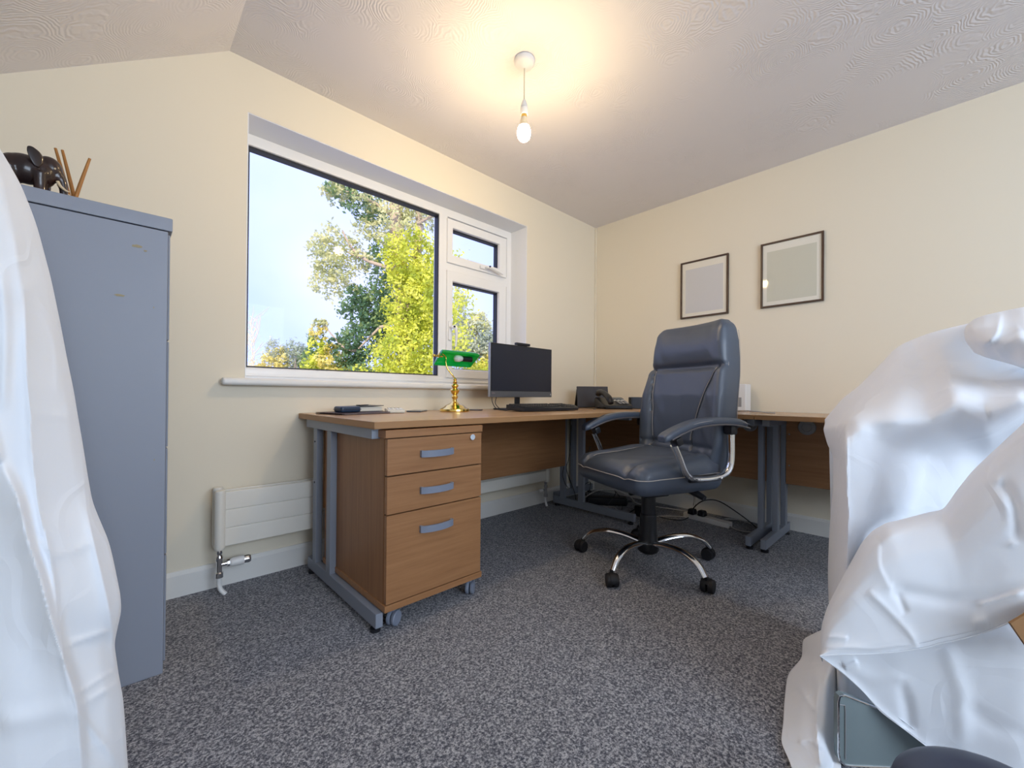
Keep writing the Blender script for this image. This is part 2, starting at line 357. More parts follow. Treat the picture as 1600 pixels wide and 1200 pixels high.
# ------------------------------------------------------------------ desks
def desk_legframe(root, along, pos, back, front, h, sgn):
    """along 'y': frame runs along y at x=pos; along 'x': frame runs along x at y=pos. back/front = coordinates away from the wall"""
    def P(u, v, z): return (v, u, z) if along == 'y' else (u, v, z)
    def bx(u0, u1, v0, v1, z0, z1, r=.003):
        a_ = P(u0, v0, z0); b_ = P(u1, v1, z1)
        return MB().box([min(i, j) for i, j in zip(a_, b_)], [max(i, j) for i, j in zip(a_, b_)], r)
    v0, v1 = pos-.0135, pos+.0135
    f = bx(back, front, v0, v1, .020, .070).build('foot', STEEL, root)
    for u in (back-.03, front+.03):
        g = MB(); c_ = P(u, pos, 0); g.cyl((c_[0], c_[1], 0.0), (c_[0], c_[1], .012), .018); g.cyl((c_[0], c_[1], .012), (c_[0], c_[1], .022), .007); g.build('levelling_glide', BLACKP, f)
    for u in (back-.085, back-.25):
        up_ = bx(u+.022, u-.022, v0, v1, .068, h-.06).build('upright', STEEL, root)
        if u == back-.085:
            for z in (.42, .60):
                q = P(u, pos-sgn*.0135, z); q2 = P(u, pos-sgn*.016, z); MB().cyl(q, q2, .004, n=10).build('screw', BLACKP, up_)
    bx(back+.02, front+.035, v0-.004, v1+.004, h-.062, h-.0255).build('top_rail', STEEL, root)

DZ = .72
dA = thing('desk', 'rectangular beech desk under the window, with computer, brass lamp and drawers', 'desk', (-1.49, -.4, 0), 0, 'beech desks')
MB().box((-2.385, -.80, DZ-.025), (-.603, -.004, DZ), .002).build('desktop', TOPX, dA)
MB().box((-2.387, -.802, DZ-.0245), (-.603, -.7995, DZ-.001), .0005).build('edge_strip', EDGE, dA)
MB().box((-2.3875, -.802, DZ-.0245), (-2.3845, -.004, DZ-.001), .0005).build('edge_strip', EDGE, dA)
desk_legframe(dA, 'y', -2.3585, -.10, -.793, DZ, 1); desk_legframe(dA, 'y', -.645, -.10, -.765, DZ, -1)
MB().box((-2.34, -.215, .305), (-.66, -.197, DZ-.026), .001).build('modesty_panel', BEECH, dA)
MB().tube([(-.79, -.217, .665), (-.79, -.232, .665)], .012, 14, False).build('cable_port', GREYP, dA)
def side_desk(y0, y1, label):
    d = thing('desk', label, 'desk', (-.3, (y0+y1)/2, 0), 0, 'beech desks')
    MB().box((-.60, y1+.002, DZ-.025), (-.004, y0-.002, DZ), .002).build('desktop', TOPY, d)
    MB().box((-.602, y1+.002, DZ-.0245), (-.5995, y0-.002, DZ-.001), .0005).build('edge_strip', EDGE, d)
    desk_legframe(d, 'x', y0-.035, -.09, -.570, DZ, 1); desk_legframe(d, 'x', y1+.035, -.09, -.570, DZ, -1)
    MB().box((-.20, y1+.05, .312), (-.182, y0-.05, DZ-.026), .001).build('modesty_panel', BEECHY, d)
    return d
dB = side_desk(-.004, -1.422, 'beech desk along the right wall behind the office chair, meeting the window desk')
dC = side_desk(-1.424, -2.82, 'beech desk on the right wall running behind the dust-sheeted pile')
def port(root, y):
    m = MB(); m.lathe([(.001, 0), (.040, 0), (.043, .004), (.040, .012), (.024, .014), (.022, .008), (.001, .008)], (-.2005, y, .645), 24, Matrix.Rotation(math.radians(-90), 4, 'Y'))
    m.build('cable_port', GREYP, root)
    m = MB().cyl((-.212, y-.018, .672), (-.205, y-.018, .672), .010, n=14); m.build('cable_port_notch', BLACKP, root)
port(dB, -1.285); port(dC, -1.575)
for y, z in ((-1.49, .60), (-1.49, .42)): MB().cyl((-.2005, y, z), (-.2035, y, z), .004, n=10).build('panel_screw', GREYP, dC)

# ------------------------------------------------------------------ pedestal
pd = thing('drawer_pedestal', 'beech three-drawer pedestal on castors tucked under the left end of the window desk', 'drawer unit', (-2.14, -.53, 0))
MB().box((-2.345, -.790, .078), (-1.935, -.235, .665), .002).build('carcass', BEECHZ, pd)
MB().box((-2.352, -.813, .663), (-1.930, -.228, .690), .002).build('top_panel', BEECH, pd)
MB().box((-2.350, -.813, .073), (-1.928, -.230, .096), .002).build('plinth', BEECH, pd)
MB().box((-2.342, -.794, .095), (-1.938, -.789, .663), 0).build('drawer_gap', BLACKM, pd)
def handle(parent, x0, x1, z, h=.024):
    m = MB(); n = 12; pr = []
    for i in range(n+1):
        u = i/n; x = x0+(x1-x0)*u; pr.append((x, -.812-.012-.018*math.sin(math.pi*u)**.7))
    inner = [(x, y+.007) for x, y in pr][::-1]
    poly = [(x0, -.8119)]+pr+[(x1, -.8119), (x1-.008, -.8119)]+[q for q in inner[1:-1]]+[(x0+.008, -.8119)]
    vs = []; 
    m.prism(poly, z-h/2, z+h/2, lambda a_, b_, t_: V((a_, b_, t_)))
    return m.build('handle', HAND, parent)
for z0, z1, hz in ((.535, .660, .600), (.403, .531, .469), (.099, .399, .330)):
    d_ = MB().box((-2.345, -.812, z0), (-1.935, -.793, z1), .0015).build('drawer', BEECH, pd)
    handle(d_, -2.219, -2.079, hz)
    if z1 > .65:
        k = MB().cyl((-1.984, -.8119, .645), (-1.984, -.818, .645), .0115, n=24); k.build('lock', CHROME, d_)
def swivel_castor(root, x, y, r, z, rz, m1, name='castor', w=.034):
    e = MB()
    R = Matrix.Rotation(rz, 4, 'Z')
    for sgn in (-1, 1):
        pr = [(.001, 0), (r*.62, 0), (r*.92, w*.06), (r, w*.16), (r, w*.38), (r*.9, w*.46), (.001, w*.46)]
        e.lathe([(a_, sgn*(b_+.001)) for a_, b_ in pr], (x, y, z+r), 24, R @ Matrix.Rotation(math.radians(90), 4, 'X'))
    ax = R @ V((r*.25, 0, 0))
    return e, ax
for x, y, rz in ((-2.295, -.772, .5), (-1.955, -.772, .7), (-2.295, -.30, .3), (-1.955, -.30, -.2)):
    e, ax = swivel_castor(pd, x, y, .0262, 0.0, rz, HAND)
    e.cyl((x, y, .026), (x, y, .079), .007, n=10); e.build('castor', HAND, pd)

# ------------------------------------------------------------------ radiator
ra = thing('radiator', 'low cream double-panel radiator running under the window behind the desk', 'radiator', (-1.7, -.07, .19))
def radpanel(name, y0, y1, x0, x1):
    m = MB(); hgt = (.412-.19)/3
    for i in range(3): m.box((x0, y0, .19+i*hgt+.001), (x1, y1, .19+(i+1)*hgt-.001), .0035, 2)
    m.box((x0+.002, y0+.005, .192), (x1-.002, y1-.001, .410), 0)
    return m.build(name, CREAMP, ra)
radpanel('front_panel', -.105, -.090, -2.69, -.745); radpanel('back_panel', -.055, -.040, -2.69, -.745)
for x in (-2.705, -.725):
    for y, z1 in ((-.098, .418), (-.050, .424)):
        MB().lathe([(.001, .178), (.016, .180), (.0195, .190), (.0195, z1-.008), (.015, z1), (.001, z1)], (x, y, 0), 20).build('header_tube', CREAMP, ra)
for x in (-2.4, -1.7, -1.0): MB().box((x-.02, -.04, .24), (x+.02, -.0005, .36), .002).build('wall_bracket', CREAMP, ra)
for x, y, trv in ((-2.705, -.098, 1), (-.725, -.085, 0)):
    m = MB(); m.lathe([(.001, .178), (.009, .178), (.011, .168), (.008, .160), (.0135, .150), (.0135, .138), (.0105, .134), (.0105, .092), (.0145, .088), (.0145, .070), (.009, .066), (.001, .066)], (x, y, 0), 14)
    m.cyl((x, y, .12), (x+.036 if trv else x-.04, y, .12), .009, n=12)
    v_ = m.build('valve', CHROME if trv else GREYP, ra)
    if trv:
        h_ = MB(); Ry = Matrix.Rotation(math.radians(90), 4, 'Y')
        h_.lathe([(.001, .034), (.012, .034), (.015, .038), (.0175, .044), (.019, .070), (.0175, .084), (.001, .086)], (x, y, .12), 22, Ry); h_.build('thermostatic_head', WHITEP, v_)
        h_ = MB(); h_.lathe([(.001, .084), (.0155, .084), (.0165, .100), (.014, .108), (.001, .108)], (x, y, .12), 20, Ry); h_.build('chrome_cap', CHROME, v_)
        h_ = MB(); h_.lathe([(.010, .024), (.0155, .025), (.0155, .034), (.010, .035)], (x, y, .12), 8, Ry); h_.build('nut', CHROME, v_)
    else:
        h_ = MB(); h_.lathe([(.001, .036), (.012, .036), (.0135, .05), (.011, .07), (.001, .072)], (x, y, .12), 18, Matrix.Rotation(math.radians(-90), 4, 'Y')); h_.build('valve_cap', WHITEP, v_)
    MB().tube([(x, y, .07), (x, y, .04), (x+.006 if trv else x, y-.006, .018), (x+(.02 if trv else .0), y-.014, .001)], .0085, 12).build('pipe', WHITEP, ra)

# ------------------------------------------------------------------ filing cabinet (seen from its side; drawers face right)
fc = thing('filing_cabinet', 'tall grey metal filing cabinet at the left, carved elephant on its top', 'cabinet', (-3.2, -.33, 0))
fx0, fx1, fy0, fy1, fz = -3.515, -2.905, -.556, -.095, 1.32
MB().box((fx0, fy0+.0015, 0), (fx1, fy1-.0015, fz-.04), .003).build('body', CAB, fc)
MB().box((fx0-.001, fy0, fz-.038), (fx1+.010, fy1, fz), .003).build('top', CAB, fc)
for i in range(4):
    d_ = MB().box((fx1, fy0+.012, .03+i*.312), (fx1+.0055, fy1-.012, .03+i*.312+.308), .003).build('drawer', CAB, fc)
    MB().box((fx1+.003, fy0+.17, .03+i*.312+.215), (fx1+.0062, fy1-.17, .03+i*.312+.245), .001).build('recessed_grip', GREYP, d_)
rust = mat('worn_paint_scuff', (.33, .28, .17), .7)
for cx, cz, w_, h_ in ((-2.972, 1.221, .028, .006), (-3.005, 1.078, .026, .0045), (-2.954, 1.212, .010, .003), (-2.935, 1.055, .003, .003), (-2.93, .62, .003, .004)):
    n = 14; pts = [(cx+w_/2*math.cos(6.283*i/n)*random.uniform(.6, 1.1), fy0+.0008, cz+h_*math.sin(6.283*i/n)*random.uniform(.5, 1.1)) for i in range(n)]
    MB().add(pts+[(a_, b_+.0012, c_) for a_, b_, c_ in pts], [tuple(range(n)), tuple(range(n, 2*n))[::-1]]+[(i, (i+1) % n, n+(i+1) % n, n+i) for i in range(n)]).build('paint_scuff', rust, fc)

# ------------------------------------------------------------------ carved elephant
EB = mat('dark_ebony_wood', (.022, .012, .010), .28, coat=.3, ramp=(9, 3, [(.35, (.012, .007, .008)), (.75, (.050, .022, .016))]))
el = thing('elephant_carving', 'dark carved wooden elephant with pale tusks on the filing cabinet', 'ornament', (-3.165, -.455, 1.32))
el.scale = (.86, .86, .88); el.location.x = -3.176
ex, ey, ez = -3.165, -.455, 1.32
def E(x_, y_, z_): return (ex+x_, ey+y_, ez+z_)
m = MB()
RY = lambda a_: Matrix.Rotation(a_, 3, 'Y')
m.ell(E(-.012, 0, .084), (.050, .035, .043), RY(.12)); m.ell(E(-.036, 0, .078), (.034, .032, .043)); m.ell(E(.020, 0, .084), (.032, .032, .044))
m.ell(E(.036, 0, .106), (.029, .025, .033), RY(-.25)); m.ell(E(.050, 0, .092), (.018, .017, .030), RY(-.4))
for sx, sy in ((-.042, -.018), (-.040, .018), (.018, -.020), (.022, .018)):
    m.tube([E(sx, sy, .078), E(sx+.001, sy, .035), E(sx+.003, sy, .001)], [.019, .0145, .0155], 12)
m.tube([E(.052, 0, .096), E(.062, 0, .074), E(.066, 0, .045), E(.066, 0, .020), E(.066, 0, .0015)], [.015, .0125, .010, .0085, .0075], 12)
m.tube([E(-.062, 0, .08), E(-.070, 0, .055), E(-.066, 0, .035)], [.004, .003, .002], 8)
body = m.build('body', EB, el)
rm = body.modifiers.new('fuse', 'REMESH'); rm.mode = 'VOXEL'; rm.voxel_size = .0024; rm.use_smooth_shade = True
sm = body.modifiers.new('soft', 'SMOOTH'); sm.factor = .6; sm.iterations = 5
for sgn in (-1, 1):
    m = MB(); pts = []
    out_ = [(.020, .136), (.004, .146), (-.008, .143), (-.008, .124), (-.002, .104), (.008, .086), (.018, .084), (.026, .100), (.028, .120)]
    def ear(a_, b_, t_): return V(E(a_, sgn*(.024+t_+.012*(max(0, .03-a_)/.03)), b_))
    m.prism(out_, 0, .005, ear)
    eo = m.build('ear', EB, el); sd = eo.modifiers.new('round', 'SUBSURF'); sd.levels = 2; sd.render_levels = 2
    IV = mat('ivory_bone', (.68, .55, .36), .4) if sgn == -1 else bpy.data.materials['ivory_bone']
    MB().tube([E(.054, sgn*.012, .066), E(.061, sgn*.015, .052), E(.072, sgn*.016, .043), E(.080, sgn*.015, .042)], [.0045, .004, .003, .001], 10).build('tusk', IV, el)
    MB().ell(E(.049, sgn*.0215, .100), (.0028, .002, .0028), n=6).build('eye', IV, el)

# ------------------------------------------------------------------ upturned little stand with splayed legs
STK = wood('honey_turned_wood', (.30, .12, .022), (.46, .20, .045), 'z')
us = thing('stick_holder', "small holder of splayed honey-brown tapered sticks beside the elephant's trunk on the cabinet", 'ornament', (-3.10, -.37, 1.32))
MB().lathe([(.001, 0), (.022, 0), (.026, .004), (.024, .012), (.001, .012)], (-3.10, -.37, 1.3201), 24).build('holder', STK, us)
for bx, by, tx, ty, tz in ((-.011, -.006, .027, -.012, .177), (.005, .004, -.029, .008, .187), (-.004, .010, -.043, .016, .190), (.004, -.008, -.036, -.010, .115)):
    MB().tube([(-3.10+bx, -.37+by, 1.326), (-3.10+(bx+tx)/2, -.37+(by+ty)/2, 1.326+tz/2), (-3.10+tx, -.37+ty, 1.32+tz)], [.0052, .0045, .0032], 10).build('stick', STK, us)

# ------------------------------------------------------------------ pendant lamp
pl = thing('pendant_light', 'lit bare bulb hanging on a white cord from the ceiling rose', 'lamp', (-1.737, -.844, H))
PX_, PY_ = -1.737, -.844
MB().lathe([(.001, H), (.044, H-.001), (.046, H-.006), (.043, H-.018), (.036, H-.026), (.012, H-.036), (.001, H-.038)], (PX_, PY_, 0), 36).build('ceiling_rose', WHITEP, pl)
MB().cyl((PX_, PY_, H-.034), (PX_, PY_, 2.09), .0028, n=10).build('cord', mat('cream_flex', (.62, .58, .46), .5), pl)
m = MB().lathe([(.001, 2.100), (.006, 2.098), (.012, 2.082), (.0155, 2.070), (.0155, 2.066)], (PX_, PY_, 0), 24)
m.lathe([(.0155, 2.065), (.0165, 2.063), (.0165, 2.036), (.0145, 2.033), (.001, 2.033)], (PX_, PY_, 0), 24)
m.build('lampholder', WHITEP, pl)
MB().lathe([(.001, 2.034), (.0125, 2.034), (.0125, 2.020), (.001, 2.020)], (PX_, PY_, 0), 20).build('bulb_cap', BRASS, pl)
GLOW = mat('lit_frosted_bulb', (1, .93, .8), .3, emis=(1, .74, .40), est=440)
NECK = mat('bulb_neck_plastic', (.85, .72, .50), .35)
MB().lathe([(.001, 2.022), (.013, 2.021), (.0155, 2.010), (.0185, 1.994), (.0225, 1.982)], (PX_, PY_, 0), 24).build('bulb_neck', NECK, pl)
MB().lathe([(.0222, 1.9822), (.0262, 1.972), (.0290, 1.960), (.0288, 1.948), (.0250, 1.934), (.017, 1.924), (.008, 1.920), (.0005, 1.919)], (PX_, PY_, 0), 28).build('bulb_globe', GLOW, pl)

# ------------------------------------------------------------------ pictures on the right wall
FRM = mat('dark_walnut_frame', (.055, .026, .016), .35)
MNT = mat('cream_mount_card', (.86, .83, .74), .6)
ART1 = mat('pale_grey_print', (.68, .68, .69), .55); ART2 = mat('pale_olive_print', (.66, .65, .55), .55)
def picture(y0, y1, z0, z1, art, label):
    r_ = thing('picture_frame', label, 'picture', (0, (y0+y1)/2, z0), 0, 'framed prints on the right wall')
    m = MB(); w = .011; t_ = MB(); mitre(t_, y0, y1, z0, z1, y0+w, y1-w, z0+w, z1-w, -.020, -.001, .002); m.add([V((q.y, q.x, q.z)) for q in t_.v], t_.f)
    m.build('frame', FRM, r_)
    mw = .042
    MB().box((-.010, y0+w-.001, z0+w-.001), (-.006, y1-w+.001, z1-w+.001), 0).build('mount', MNT, r_, ang=0)
    MB().box((-.0105, y0+w+mw*.55, z0+w+mw*.6), (-.0099, y1-w-mw*.55, z1-w-mw*1.1), 0).build('print', art, r_, ang=0)
    MB().box((-.0135, y0+w-.001, z0+w-.001), (-.0120, y1-w+.001, z1-w+.001), 0).build('glass', gl, r_, ang=0)
picture(-1.091, -.763, 1.380, 1.790, ART1, 'thin dark wooden frame with a pale grey print, above the office chair')
picture(-1.616, -1.287, 1.383, 1.794, ART2, 'thin dark wooden frame with a pale olive print, right of the one above the chair')

# ------------------------------------------------------------------ banker's lamp
lx, ly = -1.665, -.25
bl = thing('desk_lamp', "brass banker's lamp with a green glass shade on the window desk", 'lamp', (lx, ly, DZ))
MB().lathe([(.001, 0), (.078, 0), (.081, .004), (.080, .014), (.074, .018), (.060, .024), (.052, .032), (.036, .040), (.022, .048), (.014, .056), (.001, .058)], (lx, ly, DZ), 40).build('base', BRASS, bl)
MB().lathe([(.001, .05), (.013, .052), (.011, .066), (.015, .074), (.018, .080), (.016, .086), (.011, .092), (.019, .100), (.022, .108), (.027, .116), (.020, .124), (.012, .128), (.017, .136), (.021, .142), (.016, .150), (.010, .154), (.013, .162), (.008, .170), (.011, .176), (.006, .184), (.001, .186)], (lx, ly, DZ), 28).build('stem', BRASS, bl)
MB().tube([(lx, ly, DZ+.18), (lx-.008, ly+.012, DZ+.200), (lx-.034, ly+.022, DZ+.235), (lx-.042, ly+.028, DZ+.27), (lx-.042, ly+.03, DZ+.300), (lx-.085, ly+.015, DZ+.318), (lx-.110, ly-.005, DZ+.300)], .0042, 12).build('neck', BRASS, bl)
GREEN = mat('emerald_glass', (.012, .40, .10), .12, coat=.8, trans=0)
t = GREEN.node_tree; b = t.nodes['Principled BSDF']; b.inputs['Subsurface Weight'].default_value = 0
mx = t.nodes.new('ShaderNodeMixShader'); tl = t.nodes.new('ShaderNodeBsdfTranslucent'); tl.inputs['Color'].default_value = (.05, .85, .22, 1); mx.inputs[0].default_value = .55
ou = [n for n in t.nodes if n.type == 'OUTPUT_MATERIAL'][0]
t.links.new(b.outputs[0], mx.inputs[1]); t.links.new(tl.outputs[0], mx.inputs[2]); t.links.new(mx.outputs[0], ou.inputs['Surface'])
sx0 = lx+.012; nu, nv = 20, 18; m = MB(); vs = []
ta = math.radians(36); ob = V((0, math.sin(ta), math.cos(ta))); op = V((0, math.cos(ta), -math.sin(ta)))   # arc faces down and towards the room
for i in range(nu+1):
    u = -1+2*i/nu
    for j in range(nv+1):
        w = math.pi*j/nv
        q = (ob*math.sin(w)*.9+op*math.cos(w)*1.08)*.050
        vs.append(V((sx0+.124*u*(1-.20*math.sin(w)), ly-.005, DZ+.283))+q)
fs = [(i*(nv+1)+j, (i+1)*(nv+1)+j, (i+1)*(nv+1)+j+1, i*(nv+1)+j+1) for i in range(nu) for j in range(nv)]
fs += [tuple(range(nv+1)), tuple(nu*(nv+1)+j for j in range(nv+1))]
sh_ = m.add(vs, fs).build('lamp_shade', GREEN, bl, ang=40, fix=False)
sd_ = sh_.modifiers.new('glass_thickness', 'SOLIDIFY'); sd_.thickness = .003; sd_.offset = 0
m = MB(); m.cyl((sx0-.150, ly-.005, DZ+.298), (sx0-.098, ly-.005, DZ+.298), .0055); m.ell((sx0-.152, ly-.005, DZ+.298), (.008, .008, .008), n=8); m.cyl((sx0-.125, ly-.005, DZ+.298), (sx0-.117, ly-.005, DZ+.298), .010)
m.build('shade_bracket', BRASS, bl)
MB().tube([(sx0+.095, ly-.005, DZ+.293), (sx0+.03, ly-.005, DZ+.293)], .016, 18, False).build('bulb_holder', BLACKP, bl)
MB().tube([(sx0+.032, ly-.005, DZ+.293), (sx0+.012, ly-.005, DZ+.293), (sx0-.01, ly-.005, DZ+.293), (sx0-.022, ly-.005, DZ+.293)], [.012, .019, .019, .004], 16).build('bulb', WHITEP, bl)

# ------------------------------------------------------------------ monitor
SCRN = mat('dark_screen', (.012, .015, .028), .42); BEZ = mat('grey_bezel', (.085, .087, .095), .5); SILV = mat('silver_casing', (.35, .37, .40), .35, metal=.4)
mo = thing('computer_monitor', 'black flat computer monitor with a pop-up webcam on the window desk', 'monitor', (-1.18, -.28, DZ))
mx0, mx1, mz0, mz1, my = -1.452, -.915, .800, 1.118, -.30
MB().box((mx0, my+.001, mz0), (mx1, my+.022, mz1), .004, 3).build('casing', SILV, mo)
MB().box((mx0+.05, my+.02, mz0+.03), (mx1-.05, my+.045, mz1-.05), .01, 3).build('back_housing', BLACKP, mo)
MB().box((mx0+.002, my, mz0+.030), (mx1-.002, my+.003, mz1-.001), .0005).build('bezel', BLACKP, mo)
MB().box((mx0+.010, my-.0008, mz0+.040), (mx1-.010, my+.001, mz1-.010), 0).build('screen', SCRN, mo, ang=0)
MB().box((mx0+.001, my-.0015, mz0+.001), (mx1-.001, my+.003, mz0+.036), .001).build('chin', BEZ, mo)
MB().box((mx0+.012, my-.0022, mz0+.022), (mx0+.034, my-.0014, mz0+.026), 0).build('logo', mat('faint_logo', (.22, .16, .17), .5), mo, ang=0)
MB().box((mx1-.014, my-.0022, mz0+.012), (mx1-.011, my-.0014, mz0+.024), 0).build('power_mark', WHITEP, mo, ang=0)
wc = MB(); wc.box((-1.245, my-.004, mz1+.002), (-1.125, my+.018, mz1+.018), .004, 3); wc = wc.build('webcam', BLACKP, mo)
m = MB(); m.box((-1.22, my+.002, mz1-.004), (-1.15, my+.014, mz1+.004), .001); m.build('webcam_mount', BLACKP, wc)
MB().cyl((-1.185, my-.004, mz1+.010), (-1.185, my-.0065, mz1+.010), .005, n=14).build('lens', SCRN, wc)
MB().box((-1.20, my+.045, DZ+.008), (-1.165, my+.062, mz0+.12), .003).build('stand_neck', BLACKP, mo)
MB().box((-1.29, my-.03, DZ+.0005), (-1.07, my+.16, DZ+.010), .004, 3).build('stand_foot', BLACKP, mo)

# ------------------------------------------------------------------ keyboard & mouse
kb = thing('keyboard', 'black full-size keyboard in front of the monitor', 'keyboard', (-1.165, -.455, DZ), math.radians(-4))
kw, kd = .455, .155
def kfn(q, u):
    z = .011+q.z+(.016 if 0 else 0)*0
    return V((q.x, q.y, max(.0005, .012+q.z*1.0+(q.y+kd/2)/kd*.018*(1 if q.z > 0 else .2))))
MB().slab((24, 8, 2), (kw, kd, .020), .006, kfn).build('body', BLACKP, kb)
KEYM = mat('black_keycaps', (.022, .023, .027), .30)
m = MB()
for r_ in range(6):
    y = -.052+r_*.0205; z = .023+(y+kd/2)/kd*.018
    x = -kw/2+.014
    while x < kw/2-.02:
        wk = .0165
        if r_ == 0 and -.14 < x < -.02: wk = .11
        if not (.082 < x < .092 or .150 < x < .158): m.box((x, y, z-.003), (x+wk, y+.0165, z+.005), .002, 1)
        x += wk+.0025
m.build('keys', KEYM, kb)
mz = thing('computer_mouse', 'black mouse at the right end of the keyboard', 'mouse', (-.885, -.425, DZ), .2)
def mfn(q, u): return V((q.x*.9, q.y, max(.0005, (q.z+.018)*(1-.45*(q.y/.055)**2)+.001)))
MB().slab((10, 14, 6), (.066, .112, .036), .016, mfn).build('shell', BLACKP, mz)
MB().cyl((-.004, .028, .032), (.004, .028, .032), .006, n=12).build('wheel', GREYP, mz)

# ------------------------------------------------------------------ small things on the window desk
def flat_item(name, label, cat, c_, d_, rz, m_, r=.002, group=None):
    o = MB().obox((0, 0, d_[2]/2), d_, 0, r=r).build(name, m_)
    # single mesh thing
    o.location = (c_[0], c_[1], c_[2]); o.rotation_euler = (0, 0, rz); return tag(o, label, cat, group)
BRL = mat('brown_leather_folder', (.055, .030, .028), .5); PAPER = mat('cream_paper', (.70, .66, .58), .7)
fo = thing('document_folder', 'flat dark brown folder under the blue leather case on the desk', 'folder', (-2.205, -.20, DZ), .22)
MB().obox((0, 0, .0018), (.26, .20, .0028), r=.001).build('cover', BRL, fo)
MB().obox((.008, -.004, .0045), (.245, .185, .0024), r=.0005).build('papers', mat('grey_pages', (.40, .33, .31), .7), fo)
MB().obox((0, 0, .0072), (.26, .20, .0028), r=.001).build('cover', BRL, fo)
NAVY = mat('navy_leather', (.022, .042, .085), .32)
fz_ = DZ+.0088
cs = thing('leather_case', 'navy blue rounded leather case lying on the brown folder', 'case', (-2.25, -.235, fz_), .10)
def rb(q, u): return V((q.x, q.y, q.z+.0135+.0005))
MB().slab((12, 10, 6), (.095, .075, .027), .009, rb).build('shell', NAVY, cs)
MB().obox((0, 0, .014), (.097, .077, .0022), r=.001).build('zip', BLACKP, cs)
nb = thing('notebook', 'thick ring-bound notebook with a black cover behind the navy case', 'notebook', (-2.145, -.155, fz_), .2)
MB().obox((.0, 0, .012), (.150, .105, .020), r=.001).build('pages', PAPER, nb)
MB().obox((-.004, 0, .0255), (.170, .118, .003), r=.001, ry=-.03).build('cover', mat('black_notebook_cover', (.025, .030, .040), .3), nb)
MB().obox((.0, 0, .0015), (.160, .112, .002), r=.0005).build('cover', BLACKP, nb)
MB().obox((.0, .0, .0295), (.085, .022, .0045), rz=.5, r=.001).build('pen', BLACKP, nb)
ca = thing('calculator', 'cream pocket calculator on the desk between notebook and brass lamp', 'calculator', (-2.005, -.215, DZ), -.35)
def cfn(q, u): return V((q.x, q.y, max(.0004, q.z+.009+(.006*(q.y+.06)/.12 if q.z > 0 else 0))))
MB().slab((8, 12, 4), (.085, .125, .017), .006, cfn).build('body', mat('ivory_plastic', (.66, .63, .54), .4), ca)
MB().obox((0, .034, .0225), (.066, .026, .002), rx=.05, r=.0005).build('display', mat('lcd_grey', (.12, .14, .14), .2), ca)
m = MB()
for i in range(4):
    for j in range(5): m.obox((-.027+i*.018, -.048+j*.0145, .0185+(j*.0145+.012)*.05), (.012, .009, .003), r=.001, seg=1)
m.build('buttons', WHITEP, ca)
flat_item('mobile_phone', 'thin dark phone lying flat beside the calculator', 'phone', (-1.845, -.16, DZ+.0002), (.075, .145, .008), -.8, mat('slate_glass', (.10, .11, .12), .15), .003)
o = MB().lathe([(.001, 0), (.045, 0), (.047, .001), (.047, .003), (.045, .004), (.001, .004)], (0, 0, 0), 32).build('coaster', BLACKP)
o.location = (-1.46, -.17, DZ+.0002); tag(o, 'flat black round coaster between the brass lamp and the monitor', 'coaster')

# ------------------------------------------------------------------ corner: tablet, phone, box
tbx, tby = -.345, -.225
tb = thing('tablet', 'black tablet standing in a folded case in the desk corner', 'tablet', (tbx, tby, DZ+.0015), math.radians(-40))
MB().obox((0, 0, .082), (.245, .010, .165), rx=-.22, r=.003).build('screen_panel', mat('dark_brown_black', (.030, .024, .026), .42), tb)
MB().obox((0, .062, .070), (.243, .006, .160), rx=.48, r=.002).build('case_flap', BLACKP, tb)
MB().obox((0, .030, .003), (.245, .12, .004), r=.001).build('case_base', BLACKP, tb)
tp = thing('desk_phone', 'black corded desk telephone with its handset, in front of the tablet', 'telephone', (-.44, -.47, DZ), math.radians(-34))
tp.scale = (1.12, 1.12, 1.12)
def tfn(q, u):
    h_ = .022+.052*(q.y+.095)/.19
    return V((q.x, q.y, max(.0005, (q.z+.5)*h_)))
MB().slab((10, 10, 4), (.185, .19, 1.0), .012, tfn).build('base', BLACKP, tp)
MB().obox((.045, .045, .066), (.078, .040, .006), rx=.265, r=.001).build('display', mat('phone_lcd', (.10, .13, .16), .2), tp)
m = MB()
for i in range(3):
    for j in range(4):
        y = -.062+j*.018; m.obox((.020+i*.024, y, .034+.052*(y+.072)/.19), (.017, .011, .006), rx=.265, r=.0015, seg=1)
m.build('keypad', GREYP, tp)
m = MB()
for i in range(3): m.obox((.018+i*.026, .014, .054), (.018, .010, .006), rx=.265, r=.001, seg=1)
m.build('function_keys', WHITEP, tp)
m = MB(); m.tube([(-.060, -.105, .036), (-.060, -.085, .062), (-.060, -.03, .088), (-.060, .03, .104), (-.060, .085, .104), (-.060, .110, .092)], [.016, .020, .017, .017, .021, .017], 14)
m.build('handset', BLACKP, tp)
cc = MB(); pts = []
for i in range(150):
    w = i*.75; u = i/149; pts.append((-.075-.035*math.sin(u*3.1)+.006*math.cos(w), -.11+.16*u, .010+.006*math.sin(w)))
cc.tube(pts, .0016, 5, False); cc.build('coiled_cord', BLACKP, tp)
bb = thing('black_box', 'small black rectangular speaker box between desk phone and office chair', 'speaker', (-.25, -.56, DZ), math.radians(-42))
MB().obox((0, 0, .043), (.13, .055, .084), r=.004).build('housing', BLACKP, bb)
MB().obox((0, -.028, .044), (.112, .003, .070), r=.001).build('grille', SCRN, bb)
wb = thing('white_box', 'white upright plastic box on the side desk, mostly hidden behind the chair back', 'box', (-.10, -1.15, DZ), 0)
MB().obox((-.10, -1.16, DZ+.088), (.10, .17, .174), r=.006, seg=3).build('housing', WHITEP, wb)
MB().obox((-.1515, -1.16, DZ+.06), (.003, .12, .06), r=.001).build('front_vent', GREYP, wb)

